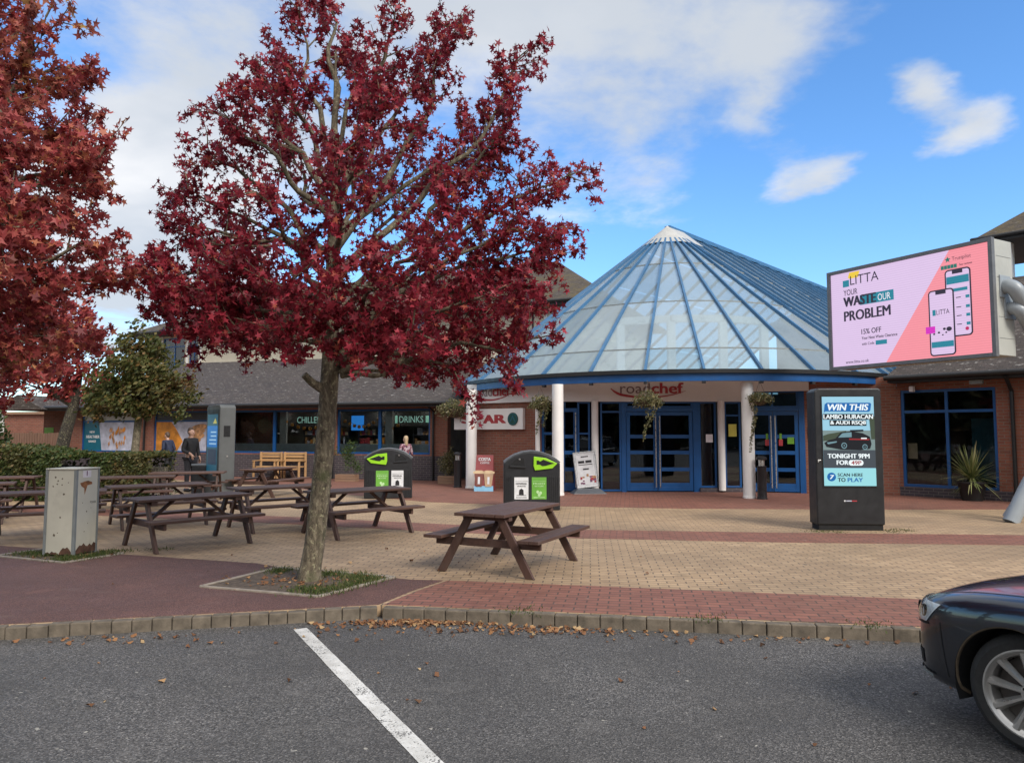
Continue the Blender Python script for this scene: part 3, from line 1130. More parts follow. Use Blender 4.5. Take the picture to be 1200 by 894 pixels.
LIMBS = [
((0.21, 0, 3.01), (-0.28, -0.28, 3.11), (-1.95, -0.5, 3.27), 0.045),
((0.19, 0, 3.3), (-0.63, 0.17, 3.94), (-1.62, 0.3, 4.45), 0.045),
((0.2, 0, 3.6), (-0.66, -0.06, 4.36), (-1.26, -0.1, 4.82), 0.04),
((0.21, 0, 4.09), (-0.46, 0.17, 5.15), (-0.79, 0.3, 6.04), 0.045),
((0.21, 0, 4.58), (-0.1, -0.11, 5.63), (-0.2, -0.2, 6.38), 0.04),
((0.22, 0, 4.68), (0.11, 0.11, 5.84), (0.03, 0.2, 6.93), 0.045),
((0.23, 0, 4.09), (0.69, -0.17, 5.3), (0.91, -0.3, 6.56), 0.045),
((0.25, 0, 3.69), (1.23, 0.11, 5.23), (1.49, 0.2, 6.62), 0.045),
((0.26, 0, 3.4), (1.82, 0.17, 4.94), (2.34, 0.3, 6.08), 0.045),
((0.27, 0, 3.11), (1.66, -0.28, 4.29), (2.18, -0.5, 4.96), 0.04),
((0.27, 0, 2.82), (1.83, 0.06, 4.0), (2.97, 0.1, 4.66), 0.045),
((0.3, 0, 2.48), (1.48, -0.28, 3.53), (2.65, -0.5, 3.82), 0.04),
((0.3, 0, 2.44), (0.94, 0.28, 2.96), (2.68, 0.5, 3.59), 0.055),
((0.32, 0, 2.28), (1.31, -0.33, 2.45), (2.5, -0.6, 2.62), 0.05),
((0.32, 0, 2.34), (1.43, 0.28, 2.66), (2.2, 0.5, 2.52), 0.035),
((0.32, 0, 2.24), (1.21, -0.28, 2.36), (1.74, -0.5, 2.30), 0.035),
((0.29, 0, 2.63), (0.7, 0.5, 2.69), (1.06, 0.9, 2.36), 0.03),
((0.19, 0, 2.82), (-0.3, -0.5, 3.11), (-0.67, -0.9, 3.33), 0.04),
((0.2, 0, 2.68), (-0.67, 0.33, 3.07), (-1.53, 0.6, 3.27), 0.04),
((0.2, 0, 2.63), (-0.24, -0.39, 2.76), (-1.0, -0.7, 2.79), 0.035),
((0.2, 0, 2.53), (-0.38, 0.39, 2.78), (-1.01, 0.7, 2.72), 0.03),
((0.22, 0, 4.38), (0.22, 0.66, 5.58), (0.19, 1.2, 6.63), 0.04),
((0.22, 0, 3.99), (0.73, -0.77, 4.39), (1.01, -1.4, 4.73), 0.04),
((0.22, 0, 3.4), (0.51, -0.94, 3.8), (0.68, -1.7, 4.08), 0.04),
((0.22, 0, 3.79), (-0.32, 0.77, 4.64), (-0.86, 1.4, 5.68), 0.04),
((0.21, 0, 3.11), (-0.01, -0.88, 3.47), (-0.11, -1.6, 3.72), 0.04),
((0.26, 0, 3.3), (0.61, 0.94, 4.26), (1.05, 1.7, 5.2), 0.04),
((0.27, 0, 2.92), (1.11, -0.94, 3.28), (1.76, -1.7, 3.45), 0.04),
((0.27, 0, 2.63), (0.81, -1.1, 2.91), (1.13, -2.0, 3.07), 0.04),
((0.22, 0, 2.72), (0.3, -1.04, 2.83), (0.34, -1.9, 2.94), 0.04),
((0.3, 0, 2.53), (0.95, 0.88, 3.06), (1.76, 1.6, 3.52), 0.04),
((0.3, 0, 2.39), (0.88, -0.99, 2.5), (1.36, -1.8, 2.51), 0.035),
((0.2, 0, 2.53), (-0.32, 0.88, 2.79), (-0.92, 1.6, 3.0), 0.035),
((0.2, 0, 3.99), (-0.46, -0.39, 4.53), (-0.8, -0.7, 5.01), 0.04),
((0.24, 0, 3.89), (1.09, 0.5, 4.66), (1.84, 0.9, 5.3), 0.04),
((0.23, 0, 4.28), (0.89, 0.39, 5.45), (1.18, 0.7, 6.36), 0.04),
((0.22, 0, 4.28), (0.04, -0.55, 4.94), (-0.03, -1.0, 5.27), 0.04),
((0.3, 0, 2.48), (1.42, -0.61, 2.91), (2.32, -1.1, 3.03), 0.04),
((0.27, 0, 2.39), (0.61, -0.88, 2.39), (0.88, -1.6, 2.41), 0.03),
((0.22, 0, 3.3), (-0.91, 0.11, 3.97), (-1.82, 0.2, 3.64), 0.035),
((0.24, 0, 3.6), (0.25, 1.04, 4.96), (0.31, 1.9, 5.15), 0.035),
((0.27, 0, 2.82), (2.22, 0.11, 3.72), (2.61, 0.2, 3.64), 0.035),
((0.27, 0, 3.01), (1.81, 0.5, 3.41), (2.33, 0.9, 3.01), 0.035),
((0.21, 0, 2.82), (-0.72, 0.17, 3.44), (-1.9, 0.3, 3.35), 0.035),
((0.21, 0, 2.92), (-0.42, -0.11, 2.71), (-0.93, -0.2, 2.65), 0.03),
((0.3, 0, 2.4), (1.4, -0.3, 2.7), (2.35, -0.3, 2.7), 0.03),
((0.2, 0, 2.7), (-0.5, -0.4, 2.75), (-1.25, -0.7, 2.72), 0.03),
((0.2, 0, 2.6), (-0.3, -0.6, 2.6), (-0.75, -1.0, 2.55), 0.028),
((0.2, 0, 2.7), (-0.5, 0.5, 2.8), (-1.3, 0.9, 2.8), 0.03),
((0.25, 0, 2.5), (0.3, -0.8, 2.55), (0.15, -1.4, 2.6), 0.028),
((0.2, 0, 2.8), (-0.9, 0.1, 2.95), (-1.65, 0.1, 2.9), 0.03),
((0.3, 0, 2.4), (0.7, -0.7, 2.4), (0.95, -1.2, 2.45), 0.028),
((0.3, 0, 2.5), (0.8, 0.8, 2.6), (1.2, 1.3, 2.7), 0.028),
((0.2, 0, 3.1), (-0.8, -0.3, 3.1), (-1.45, -0.5, 3.0), 0.03),
((0.2, 0, 2.9), (-0.6, -0.5, 3.0), (-1.3, -0.9, 3.05), 0.03),
((0.3, 0, 2.34), (0.77, 0.11, 2.25), (1.44, 0.2, 2.38), 0.03),
]
TRUNK = [(0.0, -0.05), (0.02, 0.12), (0.05, 0.37), (0.11, 0.93), (0.17, 1.58), (0.2, 2.34), (0.2, 2.92), (0.21, 3.6), (0.22, 4.38), (0.21, 5.08), (0.2, 5.99)]
TRAD = [.142, .118, .11, .106, .104, .10, .082, .068, .048, .03, .01]
tree1 = big_tree('sweetgum_tree', 'deep red star-leaved tree rising from a square pit in the middle of the forecourt', (-2.22, 8.15, 0), TRUNK, TRAD, LIMBS, 'redleaf', 'bark', .052, 2.8)
# bare sprig and the pale pruned stub
_m = MB()
_p = [Vector((-.2, .1, 3.75)), Vector((-.7, .05, 3.72)), Vector((-1.15, .05, 3.74)), Vector((-1.45, 0, 3.92))]
_m.tube(_p, [.016, .012, .008, .003], 5)
for q, e in ((1, (-.75, .0, 3.88)), (2, (-1.3, 0, 3.7)), (2, (-1.28, .05, 3.95)), (3, (-1.5, 0, 4.1)), (3, (-1.6, 0, 3.98)), (2, (-1.12, .02, 3.9))):
    _m.tube([_p[q], Vector(e)], [.006, .002], 4)
_m.build('bare_twig', 'bark', tree1, smooth=60)
_m = MB()
_m.tube([(.17, 0, 2.06), (.02, -.10, 2.16), (-.05, -.16, 2.24)], [.06, .045, .04], 10)
_m.build('pruned_stub', 'bark', tree1, smooth=40)

LIMBS2 = [
((-0.1, 0, 3.04), (0.74, -0.11, 4.08), (1.3, -0.2, 5.5), 0.04),
((-0.11, 0, 3.29), (0.67, 0.17, 4.88), (1.1, 0.3, 5.3), 0.04),
((-0.09, 0, 2.88), (1.19, -0.17, 3.82), (1.9, -0.3, 4.15), 0.04),
((-0.09, 0, 2.96), (1.04, 0.17, 4.18), (1.55, 0.3, 4.1), 0.04),
((-0.08, 0, 2.8), (1.19, 0.0, 3.29), (1.9, 0, 3.29), 0.04),
((-0.08, 0, 2.8), (0.94, 0.28, 3.1), (1.57, 0.5, 3.23), 0.04),
((-0.07, 0, 2.63), (1.08, -0.28, 2.83), (1.75, -0.5, 2.82), 0.04),
((-0.07, 0, 2.63), (0.74, 0.22, 2.67), (1.14, 0.4, 2.52), 0.04),
((-0.11, 0, 3.29), (0.41, 0.06, 5.0), (0.82, 0.1, 6.16), 0.04),
((-0.09, 0, 2.96), (1.0, -0.66, 3.43), (1.75, -1.2, 3.27), 0.04),
((-0.09, 0, 2.96), (0.2, 0.66, 3.81), (0.76, 1.2, 4.07), 0.04),
((-0.11, 0, 3.29), (0.9, -0.61, 4.29), (1.55, -1.1, 4.29), 0.04),
((-0.11, 0, 3.29), (0.06, 0.66, 4.83), (0.32, 1.2, 5.16), 0.04),
((-0.07, 0, 2.63), (0.9, -0.33, 2.6), (1.3, -0.6, 2.5), 0.04),
((-0.08, 0, 2.8), (0.24, 0.66, 3.09), (0.52, 1.2, 2.91), 0.04),
((-0.08, 0, 2.8), (0.03, 0.5, 2.71), (0.28, 0.9, 2.4), 0.04),
((-0.11, 0, 3.29), (-0.14, 0.11, 5.02), (0.05, 0.2, 6.49), 0.04),
((-0.1, 0, 3.04), (0.36, 0.5, 4.66), (1.0, 0.9, 4.93), 0.04),
((-0.07, 0, 2.63), (0.42, 0.44, 2.53), (1.2, 0.8, 2.62), 0.04),
((-0.12, 0, 3.45), (0.66, -0.5, 5.05), (1.1, -0.9, 4.83), 0.04),
((-0.09, 0, 2.88), (1.0, -0.83, 3.16), (1.5, -1.3, 2.96), 0.04),
((-0.1, 0, 3.2), (0.4, -0.2, 4.1), (0.9, -0.3, 4.6), 0.04),
((-0.1, 0, 3.0), (0.5, 0.2, 3.5), (1.2, 0.1, 3.75), 0.04),
((-0.1, 0, 3.5), (0.3, 0.1, 4.8), (0.55, -0.1, 5.7), 0.04),
((-0.1, 0, 3.0), (-.9, 0.1, 3.8), (-1.5, -0.1, 4.2), 0.04),
((-0.1, 0, 3.2), (-.6, -.3, 4.8), (-.9, -0.4, 5.6), 0.04),
]
TRUNK2 = [(0, -.05), (0, .12), (-.02, .5), (-.05, 1.2), (-.07, 2.0), (-.08, 2.7), (-.1, 3.3), (-.1, 4.2), (-.1, 5.2), (-.1, 6)]
TRAD2 = [.22, .18, .16, .145, .135, .12, .09, .06, .035, .012]
big_tree('sweetgum_tree', 'rusty red and orange star-leaved tree standing at the left edge', (-5.75, 6.9, 0), TRUNK2, TRAD2, LIMBS2, 'rustleaf', 'bark', .058, 3.1, min_t=.2)


def crown_tree(name, label, loc, trunk, trad, blobs, mat, bark, n, size, asp=.6, group=None):
    root = thing(name, label, 'tree', loc, 0, group)
    w = MB()
    tp = [Vector(p) for p in trunk]
    w.tube(tp, trad, 10)
    L = Leaves()
    tot = sum(b[3] * b[4] * b[5] for b in blobs)
    for (x, y, z, rx, ry, rz) in blobs:
        top = tp[-1]
        fork = tp[-2]
        c = Vector((x, y, z))
        w.tube(curve_pts(fork, (fork + c) / 2 + Vector((0, 0, .1)), c, 4), [trad[-2] * .6, .04, .03, .02, .008], 5)
        m = int(n * rx * ry * rz / tot)
        nc = max(8, m // 26)
        for _ in range(nc):
            d = rnd_dir()
            k = random.random() ** .5 * random.uniform(.8, 1.28)
            q = c + Vector((d.x * rx, d.y * ry, d.z * rz)) * k
            for _ in range(26):
                L.oval(q + rnd_dir() * random.uniform(0, .24), size * random.uniform(.6, 1.25), asp)
    w.build('trunk', bark, root, smooth=60)
    L.build('crown', mat, root)
    return root


# pale red tree beyond the hedge
crown_tree('red_tree', 'pale red tree with a dark leaning trunk beyond the hedge', (-13.2, 21.5, 0), [(.05, 0, -.05), (0, 0, .8), (.15, 0, 1.6), (.35, 0, 2.4), (.5, 0, 3.4)], [.22, .19, .17, .15, .08],
           [(-1.7, 0, 3.3, 1.5, 1.2, 1.0), (-.2, 0, 4.4, 1.6, 1.3, 1.2), (.9, .2, 3.3, 1.0, 1.1, .8), (-2.6, 0, 4.2, 1.4, 1.2, 1.2), (.2, -.2, 3.0, 1.0, 1.0, .6), (-1.2, .1, 5.2, 1.4, 1.2, .9)], 'pinkleaf', 'darkbark', 15000, .075)
# olive tree beside it
crown_tree('olive_green_tree', 'olive and brown bushy tree on a pale slim trunk by the bakery poster', (-10.0, 19.5, 0), [(.03, 0, -.05), (0, 0, .8), (.05, 0, 1.5), (.1, 0, 2.2), (.1, 0, 3.2)], [.14, .11, .10, .09, .05],
           [(0, 0, 3.3, .95, .95, .9), (-.65, .1, 2.75, .75, .8, .7), (.75, -.1, 2.85, .8, .8, .65), (.2, 0, 3.95, .6, .6, .5), (1.0, 0, 2.4, .6, .6, .35), (-.95, 0, 2.3, .5, .6, .4), (0.1, -.3, 2.35, .8, .7, .35)], 'olive', 'bark', 12000, .06)
# dark evergreen at the far left
crown_tree('evergreen_tree', 'dark green bush-like tree at the far left behind the hedge', (-18.6, 26.0, 0), [(0, 0, -.05), (0, 0, .6), (0, 0, 1.2), (0, 0, 2)], [.12, .1, .09, .05],
           [(0, 0, 1.7, .8, .8, .9), (-.9, 0, 1.5, .8, .8, .8), (.4, 0, 1.3, .5, .6, .5)], 'green', 'darkbark', 3500, .07)


def hedge(name, label, pts, n, size, width):
    """clipped hedge: leafy skin over a dense twiggy core"""
    root = thing(name, label, 'hedge', (pts[0][0], pts[0][1], 0))
    L = Leaves()
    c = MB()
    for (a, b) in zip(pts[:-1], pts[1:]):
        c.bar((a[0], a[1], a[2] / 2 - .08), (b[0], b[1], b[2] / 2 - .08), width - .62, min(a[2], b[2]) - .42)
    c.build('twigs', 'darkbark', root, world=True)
    for _ in range(n):
        i = random.randrange(len(pts) - 1)
        a, b = pts[i], pts[i + 1]
        t = random.random()
        x, y, h = (a[k] + (b[k] - a[k]) * t for k in range(3))
        d = Vector((b[0] - a[0], b[1] - a[1], 0)).normalized()
        nn = Vector((-d.y, d.x, 0))
        f = random.random()
        if f < .45:
            s, z = -width / 2, random.uniform(0.02, h)
        elif f < .55:
            s, z = width / 2, random.uniform(0.02, h)
        else:
            s, z = random.uniform(-width / 2, width / 2), h
        p = Vector((x, y, z)) + nn * s
        k = noise.noise(p * 2.4) * .07 + noise.noise(p * 7) * .03
        p += (nn * (-1 if s < 0 else 1) * .6 + Vector((0, 0, .6))) * k + rnd_dir() * random.uniform(0, .09)
        L.oval(p, size * random.uniform(.6, 1.3), .6)
    fo = L.build('foliage', 'hedge', root)
    fo.matrix_parent_inverse = Matrix.Translation(root.location).inverted()
    return root


hedge('clipped_hedge', 'long clipped green and brown hedge behind the picnic tables', [(-17.5, 19.2, 1.34), (-14.0, 18.6, 1.34), (-11.8, 18.3, 1.22), (-10.6, 18.1, 1.06)], 26000, .045, 1.3)
hedge('clipped_hedge', 'short low green hedge beside the dark litter bin', [(-10.25, 18.6, 1.05), (-8.65, 18.3, 1.08)], 11000, .042, 1.0)


def shrub(L, c, r, n, size, asp=.4, squash=1.0):
    for _ in range(n):
        d = rnd_dir()
        p = Vector(c) + Vector((d.x * r, d.y * r, d.z * r * squash)) * random.random() ** .5
        L.oval(p, size * random.uniform(.6, 1.3), asp)


# wooded edge on the far side of the car park, seen in the glass
_L = Leaves()
for _ in range(15000):
    a = random.uniform(-1.8, 1.8)
    r = random.uniform(44, 52)
    h = 10.5 + 3.5 * noise.noise(Vector((a * 6, 3, 1))) + 1.2 * noise.noise(Vector((a * 25, 0, 4)))
    _L.oval(Vector((r * sin(a), -r * cos(a), random.uniform(0, 1) ** .8 * h)), random.uniform(.7, 1.3), .8)
tag(_L.build('far_woods', 'fardark'), 'dark wooded edge behind the car park, mirrored in the windows', 'woods', kind='stuff')


# ------------------------------------------------------------------ building kit
def wall_mesh(m, L, H, holes, th=.3, z0=0.0, mi=0, rev=None):
    """wall in the XZ plane, face at y=0, holes (x0,x1,z0,z1)"""
    rev = mi if rev is None else rev
    xs = sorted({0.0, L} | {h[0] for h in holes} | {h[1] for h in holes})
    zs = sorted({z0, H} | {h[2] for h in holes} | {h[3] for h in holes})
    xs = [x for x in xs if 0 <= x <= L]
    zs = [z for z in zs if z0 <= z <= H]

    def solid(i, j):
        if i < 0 or j < 0 or i >= len(xs) - 1 or j >= len(zs) - 1:
            return False
        cx, cz = (xs[i] + xs[i + 1]) / 2, (zs[j] + zs[j + 1]) / 2
        return not any(h[0] < cx < h[1] and h[2] < cz < h[3] for h in holes)

    for i in range(len(xs) - 1):
        for j in range(len(zs) - 1):
            if not solid(i, j):
                continue
            a, b, c, d = xs[i], xs[i + 1], zs[j], zs[j + 1]
            m.poly([(a, 0, c), (b, 0, c), (b, 0, d), (a, 0, d)], mi)
            m.poly([(b, th, c), (a, th, c), (a, th, d), (b, th, d)], mi)
            if not solid(i - 1, j):
                m.poly([(a, th, c), (a, 0, c), (a, 0, d), (a, th, d)], rev)
            if not solid(i + 1, j):
                m.poly([(b, 0, c), (b, th, c), (b, th, d), (b, 0, d)], rev)
            if not solid(i, j - 1):
                m.poly([(a, th, c), (b, th, c), (b, 0, c), (a, 0, c)], rev)
            if not solid(i, j + 1):
                m.poly([(a, 0, d), (b, 0, d), (b, th, d), (a, th, d)], rev)


def frame_bars(m, x0, x1, z0, z1, vs, hs, w, d, y, mi=0):
    """outer frame and glazing bars, butt-jointed"""
    m.bx(x0, x0 + w, y, y + d, z0, z1, mi)
    m.bx(x1 - w, x1, y, y + d, z0, z1, mi)
    m.bx(x0 + w, x1 - w, y, y + d, z0, z0 + w, mi)
    m.bx(x0 + w, x1 - w, y, y + d, z1 - w, z1, mi)
    for v in vs:
        m.bx(v - w / 2, v + w / 2, y + .003, y + d - .003, z0 + w, z1 - w, mi)
    cuts = [x0 + w] + [c for v in vs for c in (v - w / 2, v + w / 2)] + [x1 - w]
    for h in hs:
        for k in range(0, len(cuts), 2):
            m.bx(cuts[k], cuts[k + 1], y + .006, y + d - .006, h - w / 2, h + w / 2, mi)


def window(parent, x0, x1, z0, z1, vs=(), hs=(), w=.07, d=.09, y=.06, glass='glass', P=None, rz=0.0, frost=None):
    m = MB()
    frame_bars(m, x0, x1, z0, z1, vs, hs, w, d, y)
    o = m.build('window', 'blue', parent, loc=P, rot=rz, bevel=.004)
    g = MB()
    g.bx(x0 + w * .6, x1 - w * .6, y + d * .4, y + d * .4 + .008, z0 + w * .6, z1 - w * .6)
    g.build('pane', glass, o)
    if frost:
        f = MB()
        f.bx(x0 + w, x1 - w, y + d * .4 + .012, y + d * .4 + .016, z0 + w, z0 + frost)
        f.build('frosted_film', 'frost', o)
    return o


def rel(root, P):
    """a world point in the frame of a thing"""
    m = (Matrix.Translation(root.location) @ root.rotation_euler.to_matrix().to_4x4()).inverted()
    return m @ Vector(P)


# ------------------------------------------------------------------ entrance hall: half-cone of glass in front of a glazed ridge
CX, CY, CR, AZ, EZ=5.45, 25.3, 7.25, 8.75, 3.06
AX = Vector((0.68, 0.733, 0))                  # ridge runs back to the right
SIDE = Vector((0.733, -0.68, 0))
STEP = radians(11.25)


def entrance():
    root = thing('entrance_hall', 'low round entrance hall under a blue-ribbed glass cone with blue doors', 'entrance building', (CX, CY, 0))
    A = Vector((CX, CY, AZ))

    def cone(phi, t, lift=0.0):
        """phi from the -Y axis, t 0 apex .. 1 eave"""
        p = Vector((CX + CR * t * sin(phi), CY - CR * t * cos(phi), AZ + (EZ + .1 - AZ) * t))
        n = Vector((sin(phi) * .62, -cos(phi) * .62, .79))
        return p + n * lift

    ang = [radians(-5.6) + STEP * k for k in range(-12, 8)]
    a0, a1 = atan2(-SIDE.x, SIDE.y), atan2(SIDE.x, -SIDE.y)
    ang = [a for a in ang if -radians(137) < a < a1 - .03]
    ang = [-radians(137)] + ang + [a1]
    rings = [.126, .311, .595, .883, 1.0]
    roof = MB()
    for i in range(len(ang) - 1):
        for r0, r1 in zip(rings[:-1], rings[1:]):
            e = .004
            p = [cone(ang[i] + e, r0), cone(ang[i + 1] - e, r0), cone(ang[i + 1] - e, r1 - .004), cone(ang[i] + e, r1 - .004)]
            roof.add([p[3], p[2], p[1], p[0]], [(0, 1, 2, 3)])
    # long slopes beside the ridge
    LEN = 15.0
    bays = 13
    for sgn in (1, -1):
        for k in range(bays):
            for r0, r1 in zip([.0] + rings[:-1], rings):
                def q(t, f):
                    return A + AX * (LEN * f) + SIDE * (sgn * CR * t) + Vector((0, 0, (EZ + .1 - AZ) * t))
                f0, f1 = (k + .02) / bays, (k + .98) / bays
                p = [q(r0, f0), q(r0, f1), q(r1 - .004, f1), q(r1 - .004, f0)]
                roof.add(p if sgn > 0 else list(reversed(p)), [(0, 1, 2, 3)])
    glazed = roof.build('glass_roof', 'canopy', root, world=True)
    for a in ang:
        m = MB()
        m.bar(cone(a, .10, .03), cone(a, 1.005, .03), .06, .10, up=(sin(a) * .6, -cos(a) * .6, .8))
        m.build('rafter', 'rafter', root, world=True)
    for sgn in (1, -1):
        for k in range(1, bays + 1):
            m = MB()
            p = A + AX * (LEN * k / bays)
            e = p + SIDE * (sgn * CR) + Vector((0, 0, EZ + .1 - AZ))
            m.bar(p + Vector((0, 0, .03)), e + Vector((0, 0, .03)), .075, .10)
            m.build('rafter', 'rafter', root, world=True)
    m = MB()
    m.bar(A + Vector((0, 0, .04)), A + AX * LEN + Vector((0, 0, .04)), .22, .14)
    m.build('ridge_beam', 'rafter', root, world=True)
    # purlins
    m = MB()
    for t in rings[1:4]:
        for i in range(len(ang) - 1):
            m.bar(cone(ang[i], t, .006), cone(ang[i + 1], t, .006), .035, .035)
        p = A + SIDE * (CR * t) + Vector((0, 0, (EZ + .1 - AZ) * t + .006))
        m.bar(p, p + AX * LEN, .035, .035)
    m.build('glazing_bar', 'cabtrim', root, world=True)
    # metal cap
    m = MB()
    vs = [A + Vector((0, 0, .12))] + [cone(a, .135, .07) for a in ang]
    m.add(vs, [(0, i + 1, i + 2) for i in range(len(ang) - 1)])
    back = A + AX * .9
    m.add([A + Vector((0, 0, .12)), vs[-1], back + SIDE * .9 + Vector((0, 0, -.62)), back + Vector((0, 0, .14))], [(0, 1, 2, 3)])
    m.build('roof_cap', 'cap', root, world=True)
    # eave ring beam and gutter
    fine = [ang[0] + (ang[-1] - ang[0]) * i / 60 for i in range(61)]
    for nm, r0, r1, z0, z1, mat in (('eave_beam', CR - .10, CR + .02, EZ - .16, EZ + .07, 'blue'), ('gutter', CR + .021, CR + .10, EZ + .03, EZ + .13, 'gutter')):
        m = MB()
        ring = []
        for a in fine:
            s, c = sin(a), -cos(a)
            ring.append([(CX + s * r0, CY + c * r0, z0), (CX + s * r1, CY + c * r1, z0), (CX + s * r1, CY + c * r1, z1), (CX + s * r0, CY + c * r0, z1)])
        e = Vector((CX, CY, 0)) + AX * LEN
        ring.append([tuple(e + SIDE * r0 + Vector((0, 0, z0))), tuple(e + SIDE * r1 + Vector((0, 0, z0))), tuple(e + SIDE * r1 + Vector((0, 0, z1))), tuple(e + SIDE * r0 + Vector((0, 0, z1)))])
        for i in range(len(ring) - 1):
            o = len(m.v)
            m.v += [Vector(p) for p in ring[i] + ring[i + 1]]
            for k in range(4):
                k2 = (k + 1) % 4
                m.f.append((o + k, o + k2, o + 4 + k2, o + 4 + k))
                m.m.append(0)
        m.build(nm, mat, root, world=True)
    # small lamps hanging under the eave beam
    for a in ang:
        m = MB()
        m.box((CX + sin(a) * (CR - .02), CY - cos(a) * (CR - .02), EZ - .19), (.09, .09, .06), 0, rz=a)
        m.build('bracket', 'gutter', root, world=True)
    # columns
    for (x, y, r) in ((1.2, 19.25, .15), (5.9, 18.38, .15), (-1.2, 21.75, .16)):
        m = MB()
        m.lathe([(r + .012, -.02), (r + .012, .05), (r, .06), (r, EZ - .17)], 24, c=(x, y, 0))
        m.build('column', 'white', root, world=True, smooth=40)
    # soffit under the glass
    m = MB()
    pts = [(CX + sin(a) * (CR - .11), CY - cos(a) * (CR - .11)) for a in fine]
    m.slab(pts, 3.09, 3.13)
    m.build('ceiling', 'ceiling', root, world=True)
    # inner white frame seen through the glass
    m = MB()
    for k in (-3, -1, 1, 3):
        a = radians(11.25) * k
        p = Vector((CX + 3.9 * sin(a), CY - 3.9 * cos(a), 0))
        m.bar(p + Vector((0, 0, 3)), p + Vector((0, 0, 4.9)), .22, .22)
    for k in (-3, -1, 1):
        a, b = radians(11.25) * k, radians(11.25) * (k + 2)
        m.bar((CX + 3.9 * sin(a), CY - 3.9 * cos(a), 4.98), (CX + 3.9 * sin(b), CY - 3.9 * cos(b), 4.98), .22, .2)
    m.build('inner_frame', 'white', root, world=True)

    # ---- middle front: blue door screen
    P = rel(root, (1.42, 20.3, 0))
    L = 4.95

    def part(m, name, mat, Pp=P, rz=0.0, **kw):
        return m.build(name, mat, root, loc=Pp, rot=rz, **kw)

    def leaf_door(x0, x1, hinge_left, Pp, rz, zt=2.2, z0=.03, mid=(.62, 1.08, 1.52), wide=.10):
        m = MB()
        frame_bars(m, x0, x1, z0, zt, (), mid, wide, .06, .02)
        m.bx(x0 + wide, x1 - wide, .024, .076, z0 + wide, z0 + .22)
        d = m.build('door', 'blue', root, loc=Pp, rot=rz, bevel=.004)
        g = MB()
        g.bx(x0 + wide * .6, x1 - wide * .6, .045, .052, z0 + .2, zt - wide * .6)
        g.build('pane', 'darkglass', d)
        h = MB()
        hx = x1 - .05 if hinge_left else x0 + .05
        h.tube([(hx, -.05, z0 + .10), (hx, -.05, zt - .12)], .018, 8)
        for z in (z0 + .22, zt - .26):
            h.tube([(hx, -.05, z), (hx, .021, z)], .012, 6)
        h.build('handle', 'steel', d, smooth=40)
        return d

    leaf_door(1.74, 2.585, True, P, 0)
    leaf_door(2.595, 3.57, False, P, 0)
    m = MB()
    for x0, x1 in ((1.60, 1.73), (3.58, 3.74)):
        m.bx(x0, x1, .0, .12, 0, 2.48)
    m.bx(1.73, 3.58, .0, .12, 2.21, 2.31)
    part(m, 'door_frame', 'blue', bevel=.005)
    for (x0, x1, z0, z1, vs, hs) in ((1.73, 3.58, 2.312, 2.48, (2.6,), ()), (1.02, 1.598, .02, 2.48, (), (1.05, 2.2)), (.39, .735, .02, 2.48, (), (1.6,)),
                                     (3.742, 4.22, .12, 2.48, (), ()), (4.45, 4.90, .12, 2.48, (), (2.1,))):
        window(root, x0, x1, z0, z1, vs, hs, .05, .08, .02, 'darkglass', P)
    leaf_door(-.18, .38, True, P, 0, 2.3)
    m = MB()
    m.bx(3.742, 4.92, -.05, .12, 0, .115)
    part(m, 'plinth', 'bluebrick')
    for x in (.86, 4.335):
        m = MB()
        m.lathe([(.095, .05), (.095, 2.5)], 20, c=(x, -.08, 0))
        part(m, 'column', 'white', smooth=40)
    # fascia with lettering
    m = MB()
    m.bx(-.1, L, -.10, .15, 2.48, 3.085)
    part(m, 'fascia', 'fascia', bevel=.005)

    def logo(Pp, rz, x, w, y):
        k = w / 2.07
        s = MB()
        up, dn = [], []
        for i in range(25):
            t = i / 24
            zz = 2.80 - .175 * sin(pi * min(1, t * 1.02)) ** .7 - .02 * t + (.05 * (1 - t * 8) if t < .125 else 0)
            th = .066 * (1 - t) ** .8 + .008
            if t < .06:
                th *= .4 + 10 * t
            up.append((x + w * t, zz))
            dn.append((x + w * t, zz - th))
        s.flat(up + list(reversed(dn)), y, 0, .012)
        s.T = None
        s.text('chef', x + 1.13 * k, 2.70, .86 * k, .29, y - .016, 0, .022)
        part(s, 'lettering', 'inkred', Pp, rz)
        s = MB()
        s.text('road', x + .26 * k, 2.70, .82 * k, .29, y - .016, 0, 0)
        part(s, 'lettering', 'inkgrey', Pp, rz)

    logo(P, 0, 1.30, 2.07, -.102)
    # notices on the glass
    m = MB()
    m.rect(3.93, 4.12, 1.36, 1.58, .015, 0)
    part(m, 'notice', 'sticker')
    m = MB()
    m.rect(4.56, 4.78, 1.52, 1.86, .015, 0)
    part(m, 'notice', 'yellowprint')

    # ---- right front: second pair of doors, then brick
    d = Vector((3.68, -1.1, 0)).normalized()
    rz = atan2(d.y, d.x)
    P2 = rel(root, (6.37, 20.3, 0))
    leaf_door(.14, .78, True, P2, rz)
    leaf_door(.79, 1.44, False, P2, rz)
    m = MB()
    m.bx(0, .13, 0, .12, 0, 2.77)
    m.bx(1.45, 1.60, 0, .12, 0, 2.77)
    m.bx(.13, 1.45, 0, .12, 2.21, 2.30)
    part(m, 'door_frame', 'blue', P2, rz, bevel=.005)
    window(root, .13, 1.45, 2.302, 2.77, (.78,), (), .05, .08, .02, 'darkglass', P2, rz)
    m = MB()
    wall_mesh(m, 3.86, 3.085, [(-.1, 1.602, -.1, 2.9)], .3)
    part(m, 'wall', 'brick', P2, rz)
    m = MB()
    m.bx(-.45, 1.72, -.07, .15, 2.75, 3.08)
    part(m, 'fascia', 'fascia', P2, rz, bevel=.005)
